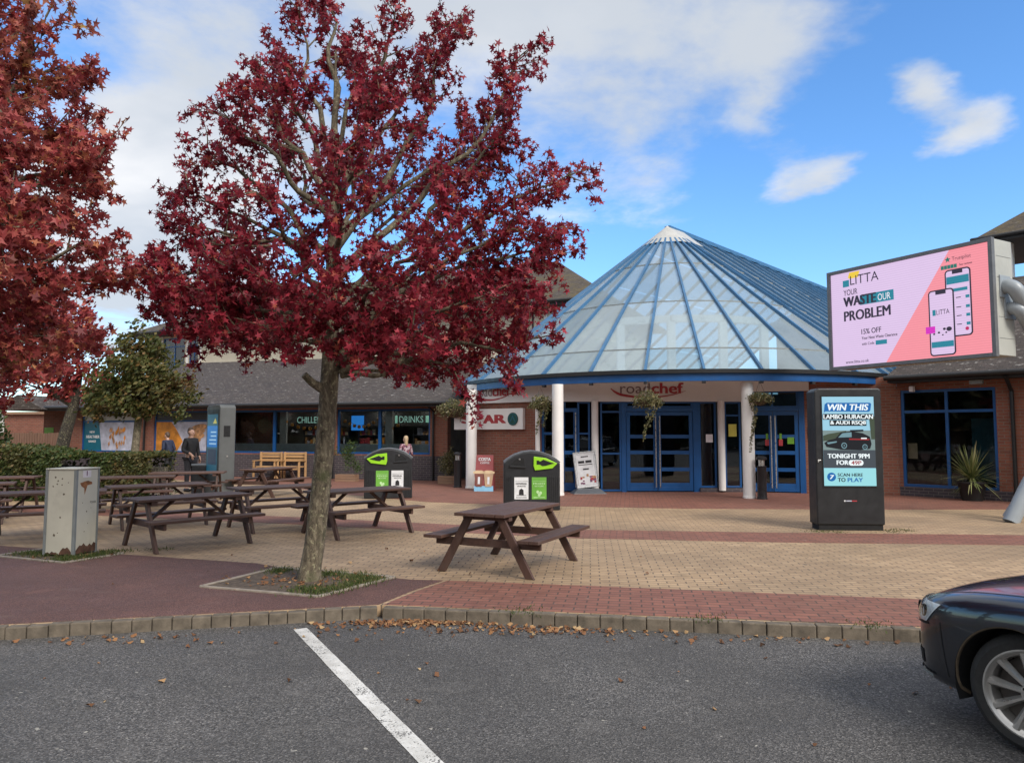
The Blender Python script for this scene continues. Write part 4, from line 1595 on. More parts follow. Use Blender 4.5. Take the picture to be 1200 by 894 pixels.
    for x in (.63, .98):
        m = MB()
        m.rect(x - .05, x + .05, 1.27, 1.44, .015, 0)
        m.rect(x - .03, x + .03, 1.4401, 1.6, .015, 1)
        part(m, 'notice', ['inkred', 'limeprint'], P2, rz)
    m = MB()
    m.rect(1.15, 1.32, 1.32, 1.5, .015)
    part(m, 'notice', 'limeprint', P2, rz)
    m = MB()
    m.bx(1.68, 1.76, -.03, 0, 1.5, 1.78)
    part(m, 'keypad', 'sticker', P2, rz, bevel=.008)

    # ---- left front: brick with the shop sign
    P3w = Vector((-1.35, 22.42, 0))
    d3 = (Vector((1.42, 20.3, 0)) - P3w)
    L3 = d3.length
    d3.normalize()
    rz3 = atan2(d3.y, d3.x)
    P3 = rel(root, P3w)
    m = MB()
    wall_mesh(m, L3, 3.085, [(2.72, 4, -.1, 2.48)], .3)
    part(m, 'wall', 'brick', P3, rz3)
    m = MB()
    m.lathe([(.07, 0), (.07, 2.5)], 14, c=(2.66, -.06, 0))
    part(m, 'column', 'white', P3, rz3, smooth=40)
    m = MB()
    m.bx(.05, L3 - .12, -.10, -.002, 2.5, 3.08)
    part(m, 'fascia', 'fascia', P3, rz3, bevel=.005)
    logo(P3, rz3, .25, 1.5, -.102)
    window(root, 2.72, L3, 0.02, 2.48, (), (1.6,), .07, .08, .04, 'darkglass', P3, rz3)
    # shop sign: white panel, red letters, green roundel
    s = MB()
    s.bx(-.45, 2.18, -.12, -.004, 1.72, 2.33)
    sg = part(s, 'sign_panel', 'white', P3, rz3, bevel=.006)
    t = MB()
    for i, ch in enumerate('SPAR'):
        t.text(ch, -.12 + i * .43, 1.90, .37, .235, -.122, 0, .065)
    t.build('lettering', 'inkred', sg)
    t = MB()
    t.lathe([(.185, 0), (.185, .02)], 32, c=(1.83, -.122, 2.02), R=Matrix.Rotation(pi / 2, 3, 'X'))
    t.build('roundel', 'spargreen', sg)
    t = MB()
    R = lambda r, a: (1.83 + r * cos(a), 2.02 + r * sin(a))
    t.flat([R(.155, 2 * pi * i / 40) for i in range(41)] + [R(.14, 2 * pi * i / 40) for i in range(40, -1, -1)], -.144, 0, .003)
    t.flat([(1.83, 2.135), (1.93, 1.945), (1.895, 1.945), (1.83, 2.075), (1.765, 1.945), (1.73, 1.945)], -.144, 0, .003)
    t.build('fir_emblem', 'teal', sg)
    # return wall to the shop wing
    m = MB()
    m.bx(-1.35, -1.05, 22.5, 24.8, 0, 2.9)
    m.build('wall', 'brick', root, world=True)
    # dark room behind
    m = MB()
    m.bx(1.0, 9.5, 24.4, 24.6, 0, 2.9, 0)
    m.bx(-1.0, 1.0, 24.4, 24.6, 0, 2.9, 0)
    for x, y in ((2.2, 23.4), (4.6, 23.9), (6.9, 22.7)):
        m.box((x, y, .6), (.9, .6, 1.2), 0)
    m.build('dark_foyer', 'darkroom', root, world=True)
    m = MB()
    m.poly([(-1, 22.8, .012), (1.42, 20.45, .012), (6.37, 20.45, .012), (10, 19.5, .012), (10, 24.4, .012), (-1, 24.4, .012)])
    m.build('foyer_floor', 'roomfloor', root, world=True)
    return root


entrance()


# ------------------------------------------------------------------ shop wing on the left
def shop_wing():
    P0 = Vector((-18.0, 29.74, 0))
    rz = atan2(-.287, .958)
    root = thing('shop_wing', 'long low brick shop wing with blue windows under a dark tiled roof', 'shop building', P0, rz)
    L, H = 16.5, 2.62
    WZ0, WZ1 = .88, 2.46
    holes = [(.75, 3.42, WZ0, WZ1), (4.28, 7.5, WZ0, WZ1), (7.85, 12.05, WZ0, WZ1), (12.27, 15.86, WZ0, WZ1)]
    m = MB()
    wall_mesh(m, L, H, holes, .3, .84)
    m.build('wall', 'brick', root)
    m = MB()
    m.bx(-.0, L, -.02, .3, -.02, .84)
    m.build('plinth', 'bluebrick', root)
    # roof: eave, slope, hip at the right end
    R = MB()
    ey, ez, ty, tz = -.62, 2.66, 7.4, 5.15
    R.add([(-.6, ey, ez), (L + .35, ey, ez), (L - 2.5, ty, tz), (-.6, ty, tz)], [(0, 1, 2, 3)])
    R.add([(L + .35, ey, ez), (L + 3.5, ty, ez + .6), (L - 2.5, ty, tz)], [(0, 1, 2)])
    R.add([(-.6, ty, tz), (-.6, ey, ez), (-.6, ty, ez)], [(0, 1, 2)])
    rf = R.build('roof', 'tile', root)
    m = MB()
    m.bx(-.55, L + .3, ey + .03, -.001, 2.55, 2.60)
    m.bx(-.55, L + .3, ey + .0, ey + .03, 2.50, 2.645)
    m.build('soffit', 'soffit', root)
    m = MB()
    m.tube([(-.6, ey - .05, ez - .04), (L + .35, ey - .05, ez - .04)], .065, 10)
    m.build('gutter', 'gutter', root, smooth=40)
    for x in (3.9, 12.15, 16.0):
        m = MB()
        m.tube([(x, -.06, 0), (x, -.06, 2.35), (x, ey - .02, 2.58)], .04, 8)
        m.build('downpipe', 'gutter', root, smooth=40)
    # windows
    window(root, 7.85, 12.05, WZ0, WZ1, (9.68,), (), .07, .1, .05, 'glass', frost=.36)
    window(root, 12.27, 15.86, WZ0, WZ1, (13.95,), (), .07, .1, .05, 'glass', frost=.36)
    for x in (9.72, 13.99):
        m = MB()
        m.bx(x - .10, x - .0, .025, .048, WZ0 + .005, WZ1 - .005)
        m.build('window_post', 'blue', root)
    for x in (9.80, 14.08):
        m = MB()
        m.bx(x, x + .27, .18, .28, WZ0, WZ1)
        m.build('inner_post', 'palepanel', root)
    # poster windows
    window(root, .75, 3.42, WZ0, WZ1, (), (2.08,), .06, .1, .05, 'darkglass')
    window(root, 4.28, 7.5, WZ0, WZ1, (), (2.08,), .06, .1, .05, 'darkglass')
    p = MB()
    y = .084
    p.rect(.80, 3.37, .93, 2.07, y, 1, .004)
    p.rect(.81, 1.75, .94, 2.06, y - .006, 0)
    p.flat([(1.55, 2.06), (1.95, 2.06), (1.75, .94), (1.72, .94)], y - .010, 1)
    for i in range(26):
        x = 2.0 + random.random() * .85
        z = .95 + random.random() * .75
        p.flat([(x, z), (x + .05, z + .10), (x + .02, z + .24), (x - .05, z + .12)], y - .012 - .0012 * (i % 9), 2 if i % 3 else 3)
    p.text('NEW', 1.10, 1.62, .25, .085, y - .012, 4, .02)
    p.text('HEALTHIER', .93, 1.42, .66, .11, y - .012, 4, .02)
    p.text('RANGE', 1.06, 1.25, .36, .085, y - .012, 4, .02)
    p.build('poster', ['teal', 'lilacprint', 'breadprint', 'orangeprint', 'white'], root)
    p = MB()
    p.rect(.80, 3.37, 2.12, 2.42, y, 0, .004)
    p.build('blind_panel', 'palepanel', root)
    p = MB()
    p.rect(4.34, 7.44, .94, 2.06, y, 1, .004)
    p.flat([(4.35, .95), (5.35, .95), (5.6, 1.3), (5.3, 1.75), (5.05, 2.05), (4.35, 2.05)], y - .006, 0)
    for i in range(5):                       # croissant rolls
        a = .35 + i * .42
        c = (5.9 + .16 * i * (1 if i < 3 else .7), 1.15 + .17 * i)
        p.flat([(c[0] + .42 * cos(t * 2 * pi / 16) * cos(.5) - .13 * sin(t * 2 * pi / 16) * sin(.5), c[1] + .42 * cos(t * 2 * pi / 16) * sin(.5) * .35 + .12 * sin(t * 2 * pi / 16)) for t in range(16)], y - .008 - .003 * i, 2)
    p.flat([(7.1 + .22 * cos(t * pi / 10), 1.78 + .27 * sin(t * pi / 10)) for t in range(20)], y - .008, 3)
    p.build('poster', ['orangeprint', 'lilacprint', 'breadprint', 'coffee'], root)
    p = MB()
    p.rect(4.34, 7.44, 2.10, 2.40, y, 0, .004)
    p.build('blind_panel', 'darkpanel', root)
    # shop interior
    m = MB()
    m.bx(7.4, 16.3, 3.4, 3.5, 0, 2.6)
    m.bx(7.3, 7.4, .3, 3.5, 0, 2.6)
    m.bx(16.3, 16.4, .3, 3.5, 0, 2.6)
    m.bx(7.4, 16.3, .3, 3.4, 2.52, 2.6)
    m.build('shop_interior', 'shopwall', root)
    m = MB()
    m.bx(7.4, 16.3, .3, 3.4, -.02, .02)
    m.build('shop_floor', 'roomfloor', root)
    m = MB()
    m.bx(7.42, 9.3, .55, .75, 0, 2.5)
    m.build('inner_wall', 'brick', root)
    # lit words on the back wall
    for txt, x, w in (('CHILLED', 9.75, 1.05), ('DRINKS', 14.05, .95)):
        m = MB()
        m.text(txt, x, 2.0, w, .24, 1.38, 0, .004)
        m.build('lit_lettering', emit_mat('lit_letters', (.45, .75, .62), .55), root)
    m = MB()
    m.rect(15.10, 15.34, 2.0, 2.25, 1.38, 0)
    m.rect(13.88, 13.98, 1.98, 2.26, 1.38, 0)
    m.build('lit_sign', emit_mat('green_sign', (.4, .8, .6), .5), root)
    m = MB()
    m.bx(9.3, 16.2, 1.4, 1.46, 1.88, 2.40)
    m.build('pelmet', 'darkroom', root)
    m = MB()
    m.rect(12.2, 12.7, 1.72, 2.26, 1.2, 0, .03)
    m.build('lit_screen', emit_mat('blue_screen', (.04, .30, .9), .8), root)
    for x in (8.4, 10.6, 13.0, 15.0):
        m = MB()
        m.bx(x, x + .9, .9, 1.15, 2.47, 2.515)
        m.build('ceiling_light', emit_mat('shop_tube_light', (1.0, .93, .82), 13), root)
    # lean-to porch at the far left end
    m = MB()
    m.add([(-3.0, -.9, 2.55), (-.2, -.9, 2.55), (-1.6, -.9, 3.15), (-3.0, 2.5, 2.55), (-.2, 2.5, 2.55), (-1.6, 2.5, 3.15)], [(0, 2, 5, 3), (1, 4, 5, 2), (0, 1, 2), (3, 5, 4)])
    m.build('porch_roof', 'tile', root)
    m = MB()
    m.bx(-2.75, -2.60, -.75, -.6, 0, 2.54)
    m.build('porch_post', 'white', root)
    m = MB()
    wall_mesh(m, 1.9, 2.55, [], .3)
    m.build('porch_wall', 'brick', root, loc=(-1.92, .6, 0))
    m = MB()
    m.rect(-1.85, -1.35, 1.15, 1.85, .58, 0)
    m.rect(-1.85, -1.35, .85, 1.15, .58, 1)
    m.rect(-.75, -.1, 1.5, 1.95, .58, 2)
    m.rect(-.75, -.1, .75, 1.5, .58, 3)
    m.build('poster', ['limeprint', 'postwhite', 'lilacprint', 'breadprint'], root)

    # goods on shelves
    for i, (x, w) in enumerate(((9.95, 1.9), (12.3, 1.4), (14.55, 1.55))):
        s = thing('shelf_unit', ['dark shelf unit of goods below the lit CHILLED sign', 'dark shelf unit of goods below the blue lit screen', 'dark shelf unit of goods below the lit DRINKS sign'][i], 'shelf',
                  root.matrix_basis @ Vector((x, 1.55, .02)), rz, 'shelf units inside the shop')
        m = MB()
        for z in (.3, .75, 1.15, 1.5):
            m.bx(0, w, 0, .45, z, z + .03)
        m.bx(-.03, 0, 0, .45, 0, 1.82)
        m.bx(w, w + .03, 0, .45, 0, 1.82)
        m.build('frame', 'darkpanel', s)
        g = MB()
        for z in (.33, .78, 1.18, 1.53):
            xx = .03
            while xx < w - .14:
                ww = random.uniform(.07, .14)
                if random.random() < .8:
                    g.bx(xx, xx + ww, .04, .3, z + .002, z + random.uniform(.12, .28), random.randrange(5))
                xx += ww + .012
        g.build('goods', ['latte', 'breadprint', 'inkred', 'lilacprint', 'orangeprint'], s)
    # baskets of goods on the sill
    for i, (x, w, h, mt) in enumerate(((10.5, .42, .30, 'lilacprint'), (11.35, .30, .24, 'postwhite'), (8.9, .5, .32, 'lilacprint'), (13.45, .28, .34, 'yellowprint'), (13.0, .3, .22, 'postwhite'), (14.9, .34, .3, 'latte'))):
        m = MB()
        m.add([(0, 0, 0), (w, 0, 0), (w, .2, 0), (0, .2, 0), (-.02, -.02, h), (w + .02, -.02, h), (w + .02, .22, h), (-.02, .22, h)], [(3, 2, 1, 0), (0, 1, 5, 4), (1, 2, 6, 5), (2, 3, 7, 6), (3, 0, 4, 7), (4, 5, 6, 7)])
        o = m.build('display_crate', mt, None, bevel=.01)
        o.location = root.matrix_basis @ Vector((x, .34, .90))
        o.rotation_euler = (0, 0, rz)
        tag(o, ['lilac display box left of the trunk inside the shop window', 'small white display box behind the tree trunk in the shop window', 'wide lilac display box inside the window behind the wooden bench',
                'yellow display box inside the shop window left of the blue post', 'small white display box below the blue lit screen', 'cream display box in the window below the DRINKS sign'][i], 'display box', 'display boxes in the shop windows')
    # garland of orange pumpkins across the windows
    for i, (x0, x1, n) in enumerate(((9.95, 11.95, 8), (12.4, 13.9, 8), (14.0, 14.7, 3))):
        m = MB()
        pts = []
        for k in range(n * 3 + 1):
            t = k / (n * 3)
            pts.append(Vector((x0 + (x1 - x0) * t, .24, 2.14 - .30 * sin(pi * t) + (.12 * t if i == 1 else 0))))
        m.tube(pts, .006, 4, 0)
        for k in range(n):
            q = pts[k * 3 + 1]
            m.lathe([(.01, -.06), (.05, -.05), (.065, 0), (.05, .05), (.01, .06)], 8, 1, c=(q.x, q.y, q.z - .06))
        o = m.build('pumpkin_garland', ['ink', 'orangeprint'], None, smooth=50)
        o.location = root.location
        o.rotation_euler = (0, 0, rz)
        tag(o, ['orange pumpkin garland hung across the window with the CHILLED sign', 'orange pumpkin garland rising from the blue screen to the blue post', 'short orange garland end beside the DRINKS sign'][i], 'garland', 'pumpkin garlands in the shop windows')
    return root


shop = shop_wing()


# ------------------------------------------------------------------ upper storey behind
def upper_block():
    P0 = Vector((-21.0, 42.15, 0))
    d = Vector((3.6 + 21.0, 31.1 - 42.15, 0))
    L = d.length
    d.normalize()
    rz = atan2(d.y, d.x)
    root = thing('upper_building', 'cream upper storey with a hipped mossy tiled roof behind the shops', 'building', P0, rz)
    D = 9.5
    H = 7.25
    m = MB()
    holes = [(1.2, 2.9, 5.2, 7.0), (3.2, 3.9, 5.2, 7.0), (17.2, 19.0, 5.6, 6.9)]
    wall_mesh(m, L, H, holes, .3)
    m.bx(0, .3, .301, D, 0, H)
    m.bx(L - .3, L, .301, D, 0, H)
    m.bx(.301, L - .301, D - .3, D, 0, H)
    m.build('wall', 'cream', root)
    for h in holes:
        window(root, h[0], h[1], h[2], h[3], ((h[0] + h[1]) / 2,), (h[3] - .5,), .06, .09, .05, 'darkglass')
    m = MB()
    m.bx(.4, L - .4, 2.0, 2.1, 4.5, 7.2)
    m.build('inner_partition', 'darkroom', root)
    for x in (1.05, 3.05, 4.05, 23.2, 24.6):
        m = MB()
        m.bx(x, x + .12, -.04, -.001, 4.6, H - .1)
        m.build('pilaster', 'white', root)
    for x in (24.0, 25.0):
        m = MB()
        m.bx(x, x + .08, -.03, -.001, 4.6, H - .1)
        m.build('timber', 'soffit', root)
    o = .75
    e = H + .05
    r = 10.35
    R = MB()
    R.add([(-o, -o, e), (L + o, -o, e), (L + o, D + o, e), (-o, D + o, e), (D / 2 + .3, D / 2, r), (L - D / 2 + 1.2, D / 2, r)],
          [(0, 1, 5, 4), (1, 2, 5), (2, 3, 4, 5), (3, 0, 4)])
    R.build('roof', 'mosstile', root)
    m = MB()
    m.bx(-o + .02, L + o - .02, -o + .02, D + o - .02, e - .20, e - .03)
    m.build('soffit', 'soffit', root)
    m = MB()
    m.tube([(-o, -o - .05, e - .03), (L + o, -o - .05, e - .03)], .07, 8)
    m.build('gutter', 'gutter', root, smooth=40)
    return root


upper_block()


# ------------------------------------------------------------------ right wing
def right_wing():
    P0 = Vector((10.08, 19.2, 0))
    rz = atan2(-.733, .68)
    root = thing('right_wing', 'brick right wing with big blue framed window and dark tiled roof', 'building', P0, rz)
    L, H = 8.0, 2.98
    holes = [(.08, 2.22, .24, 2.72), (3.12, 6.4, .24, 2.72)]
    m = MB()
    wall_mesh(m, L, H, holes, .3, .24)
    m.build('wall', 'brick', root)
    m = MB()
    m.bx(0, L, -.015, .3, -.02, .24)
    m.build('plinth', 'bluebrick', root)
    window(root, .08, 2.22, .24, 2.72, (1.14,), (2.16,), .07, .10, .03, 'glass')
    window(root, 3.12, 6.4, .24, 2.72, (4.2, 5.3), (2.16,), .07, .10, .03, 'glass')
    R = MB()
    ey, ez, ty, tz = -.5, 3.05, 5.5, 6.3
    R.add([(-.1, ey, ez), (L + .5, ey, ez), (L + .5, ty, tz), (1.2, ty, tz)], [(0, 1, 2, 3)])
    R.add([(-.1, ey, ez), (1.2, ty, tz), (-.1, ty, ez)], [(0, 1, 2)])
    R.build('roof', 'tile', root)
    m = MB()
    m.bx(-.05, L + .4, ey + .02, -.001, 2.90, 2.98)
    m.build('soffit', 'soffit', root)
    m = MB()
    m.tube([(-.1, ey - .05, ez - .03), (L + .5, ey - .05, ez - .03)], .065, 10)
    m.build('gutter', 'gutter', root, smooth=40)
    m = MB()
    m.tube([(2.56, -.05, 0), (2.56, -.05, 2.6), (2.56, ey - .03, 2.95)], .045, 8)
    m.build('downpipe', 'gutter', root, smooth=40)
    m = MB()
    m.box((1.9, -.25, 2.84), (.28, .14, .10))
    m.build('camera_bracket', 'cabtrim', root, bevel=.01)
    m = MB()
    m.box((.42, -.14, 2.74), (.10, .16, .14))
    m.build('floodlight', 'sticker', root, bevel=.01)
    # dim room behind the glass
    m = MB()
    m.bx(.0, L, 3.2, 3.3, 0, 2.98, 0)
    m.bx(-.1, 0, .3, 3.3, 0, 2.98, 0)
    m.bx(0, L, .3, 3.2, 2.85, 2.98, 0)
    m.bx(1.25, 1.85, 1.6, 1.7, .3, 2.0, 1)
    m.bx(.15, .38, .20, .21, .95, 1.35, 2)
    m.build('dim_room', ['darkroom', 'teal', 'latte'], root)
    m = MB()
    m.bx(0, L, .3, 3.2, -.02, .03)
    m.build('room_floor', 'roomfloor', root)
    return root


right_wing()


# open belvedere over the right wing
def belvedere():
    root = thing('roof_turret', 'open turret with white posts and a pyramid tiled roof above the right wing', 'turret', (17.9, 23.1, .2), radians(-47))
    s = 1.55
    m = MB()
    m.bx(-s, s, -s, s, 3.4, 5.75)
    m.build('turret_base', 'tile', root)
    for x in (-1, 1):
        for y in (-1, 1):
            m = MB()
            m.box((x * (s - .15), y * (s - .15), 6.66), (.24, .24, 1.8))
            m.build('post', 'white', root, bevel=.01)
    m = MB()
    o = s + .62
    m.add([(-o, -o, 7.62), (o, -o, 7.62), (o, o, 7.62), (-o, o, 7.62), (0, 0, 9.3)], [(0, 1, 4), (1, 2, 4), (2, 3, 4), (3, 0, 4)])
    m.build('roof', 'mosstile', root)
    m = MB()
    m.bx(-o + .03, o - .03, -o + .03, o - .03, 7.46, 7.60)
    m.build('soffit', 'soffit', root)
    m = MB()
    c = [(-o, -o), (o, -o), (o, o), (-o, o), (-o, -o)]
    for a, b in zip(c[:-1], c[1:]):
        m.tube([(a[0] * 1.02, a[1] * 1.02, 7.6), (b[0] * 1.02, b[1] * 1.02, 7.6)], .055, 8)
    m.build('gutter', 'gutter', root, smooth=40)
    m = MB()
    m.box((-o + .25, -o + .1, 7.40), (.26, .16, .12))
    m.build('floodlight', 'cabtrim', root, bevel=.01)
    return root


belvedere()


def rear_block():
    root = thing('rear_building', 'brown mossy hipped roof building far behind the glass ridge', 'building', (13.6, 37.5, 0), radians(-47))
    m = MB()
    m.bx(0, 9, 0, 8, 0, 7.0)
    m.build('wall', 'brick', root)
    m = MB()
    m.add([(-.6, -.6, 7.01), (9.6, -.6, 7.01), (9.6, 8.6, 7.01), (-.6, 8.6, 7.01), (3.5, 4, 9.7), (5.5, 4, 9.7)], [(0, 1, 5, 4), (1, 2, 5), (2, 3, 4, 5), (3, 0, 4), (3, 2, 1, 0)])
    m.build('roof', 'mosstile', root)


rear_block()

# low brick outbuilding and fence at the far left
_o = thing('brick_outbuilding', 'plain low brick building half hidden at the far left', 'outbuilding', (-27.5, 36.0, 0), atan2(-.287, .958))
_m = MB()
_m.bx(0, 7.2, 0, 5, 0, 2.5)
_m.build('wall', 'brick', _o)
_m = MB()
_m.bx(-.15, 7.35, -.15, 5.15, 2.5, 2.62)
_m.build('roof', 'planter', _o)
_o = thing('slatted_fence', 'brown upright slatted fence at the far left above the hedge', 'fence', (-20.6, 29.3, 0), atan2(-.287, .958))
_m = MB()
for i in range(26):
    _m.bx(i * .13, i * .13 + .11, 0, .02, .05, 1.62 + random.uniform(-.01, .01))
_m.build('slats', 'fencewood', _o)
_m = MB()
for z in (.4, 1.3):
    _m.bx(-.02, 3.4, .021, .06, z, z + .08)
_m.build('rail', 'fencewood', _o)
for x in (0, 1.7, 3.32):
    _m = MB()
    _m.bx(x, x + .09, .061, .15, 0, 1.68)
    _m.build('post', 'fencewood', _o)


# ------------------------------------------------------------------ picnic tables
def picnic_table(label):
    root = thing('picnic_table', label, 'picnic table', (0, 0, 0), 0, 'brown picnic tables on the forecourt')
    L = 1.78
    m = MB()
    for i in range(5):
        y = (i - 2) * .142
        m.bx(-L / 2, L / 2, y - .067, y + .067, .712, .752)
    for x in (-.66, .66):
        m.bx(x - .045, x + .045, -.33, .33, .655, .711)
    m.build('tabletop', 'wood', root, bevel=.006)
    for s in (-1, 1):
        m = MB()
        for k in (0, 1):
            y = s * (.60 + k * .138)
            m.bx(-L / 2, L / 2, y - .066, y + .066, .425, .465)
        m.build('bench_seat', 'wood', root, bevel=.006)
    for x in (-.66, .66):
        for s in (-1, 1):
            m = MB()
            sx = x + (.045 + .024) * (1 if x < 0 else -1) * 0 + (.07 if x > 0 else -.07)
            m.prism([(s * .27, .71), (s * .155, .71), (s * .565, 0), (s * .68, 0)], sx - .022, sx + .022)
            m.T = None
            m.v = [Vector((v.y, v.x, v.z)) for v in m.v]
            m.f = [tuple(reversed(f)) for f in m.f]
            m.build('leg', 'woodx', root, bevel=.005)
        m = MB()
        m.bx(x - .022, x + .022, -.74, .74, .328, .424)
        m.build('cross_rail', 'wood', root, bevel=.006)
        m = MB()
        c = -1 if x > 0 else 1
        m.bar((x + c * .045, 0, .40), (x + c * .42, 0, .70), .07, .04)
        m.build('brace', 'wood', root, bevel=.005)
    return root


TABLES = [
    ((-.02, 9.05), 64, 'nearest brown picnic table standing alone in front of the right-hand litter bin'),
    ((-2.50, 12.02), 42, 'brown picnic table just right of the tree trunk, in front of the left litter bin'),
    ((-4.70, 10.78), 47, 'brown picnic table just right of the pale utility cabinet'),
    ((-4.0, 12.75), 40, 'brown picnic table just left of the tree trunk, behind the one by the cabinet'),
    ((-7.25, 11.55), 28, 'brown picnic table at the left edge, partly hidden by the pale utility cabinet'),
    ((-6.25, 13.1), 38, 'brown picnic table in the second row, right behind the pale utility cabinet'),
    ((-8.0, 15.6), 22, 'brown picnic table in the back row in front of the short hedge'),
    ((-10.8, 15.4), 18, 'brown picnic table in the back row in front of the long hedge'),
    ((-7.6, 17.35), 15, 'far brown picnic table between the short hedge and the dark advertising post'),
    ((-6.35, 19.3), 75, 'small far picnic table between the dark advertising post and the honey bench'),
    ((-9.9, 13.3), 30, 'brown picnic table cut by the left edge, in front of the long hedge'),
]
_t0 = picnic_table(TABLES[0][2])
for i, ((x, y), a, lab) in enumerate(TABLES):
    t = _t0 if i == 0 else copy_tree(_t0)
    t.location = (x, y, .004)
    t.rotation_euler = (0, 0, radians(a))
    t['label'] = lab
    t.scale = (.91, .91, .93)


# ------------------------------------------------------------------ utility cabinet
def cabinet():
    root = thing('utility_cabinet', 'pale rust-stained metal utility cabinet on a weedy soil bed', 'cabinet', (-5.69, 9.65, .01), atan2(.061, -.42) + pi)
    W, D, H = .43, .42, 1.13
    # local: x from -W..0 along the left face, y 0..D back; near corner at the origin
    m = MB()
    m.bx(-W, 0, 0, D, .02, H - .015)
    m.build('body', 'cabinet', root, bevel=.006)
    m = MB()
    m.bx(-W - .012, .012, -.012, D + .012, H - .014, H + .004)
    m.build('lid', 'cabinet', root, bevel=.005)
    for (x0, x1, y0, y1) in ((-.028, .010, -.010, .028), (-W - .010, -W + .028, -.010, .028), (-.02, .010, D - .02, D + .010)):
        m = MB()
        m.bx(x0, x1, y0, y1, 0, H - .016)
        m.build('corner_strip', 'cabtrim', root, bevel=.004)

    def blob(m, face, u, v, r, mi, sx=1.0, d=.0015):
        pts = []
        for i in range(14):
            a = 2 * pi * i / 14
            q = r * random.uniform(.6, 1.15)
            pts.append((u + q * cos(a) * sx, v + q * sin(a)))
        if face == 'L':
            m.poly([(x, -d, z) for x, z in pts], mi)
        else:
            m.poly([(d, x, z) for x, z in pts], mi)
    m = MB()
    # eaten rust along the foot
    def foot(face, w0, w1, hs):
        n = len(hs)
        pts = [(w0 + (w1 - w0) * i / (n - 1), h) for i, h in enumerate(hs)]
        pts = [(w0, .022)] + pts + [(w1, .022)]
        if face == 'L':
            m.poly([(x, -.0018, z) for x, z in pts])
        else:
            m.poly([(.0018, x, z) for x, z in pts])
    foot('L', -.21, -.03, [.03, .08, .11, .10, .12, .09, .05])
    foot('L', -.40, -.22, [.04, .05, .035, .06, .045, .05, .03])
    foot('R', .03, .40, [.06, .10, .13, .12, .15, .11, .10, .13, .10, .14, .12])
    m.build('rust_patch', 'rustdark', root)
    m = MB()
    m.poly([(.0018, y, z) for y, z in ((.07, .94), (.16, .96), (.22, .965), (.29, .945), (.30, .915), (.21, .905), (.19, .86), (.16, .78), (.15, .87), (.10, .895))])
    m.build('rust_stain', 'rust', root)
    m = MB()
    for (u, v, r) in ((-.30, 1.02, .018), (-.26, .97, .013), (-.20, 1.0, .011), (-.27, .93, .012), (-.2, .92, .010), (-.17, .80, .016), (-.21, .50, .014), (-.29, .27, .02), (-.11, .95, .008), (-.33, .9, .012), (-.24, .3, .009)):
        blob(m, 'L', u, v, r, 0)
    for (u, v, r) in ((.21, .56, .013), (.13, .68, .008), (.24, .40, .007), (.18, .3, .01), (.29, .6, .006)):
        blob(m, 'R', u, v, r, 0)
    m.build('stain', 'kerb', root)
    m = MB()
    m.bx(0, .0025, .12, .27, 1.01, 1.10, 0)
    m.bx(.0025, .004, .185, .20, 1.03, 1.095, 1)
    m.build('sticker', ['sticker', 'plum'], root)
    m = MB()
    m.T = Matrix.Translation((.002, .27, .66)) @ Matrix.Rotation(pi / 2, 4, 'Z')
    m.text('POWER', 0, 0, .11, .03, 0)
    m.build('lettering', 'ink', root)


cabinet()


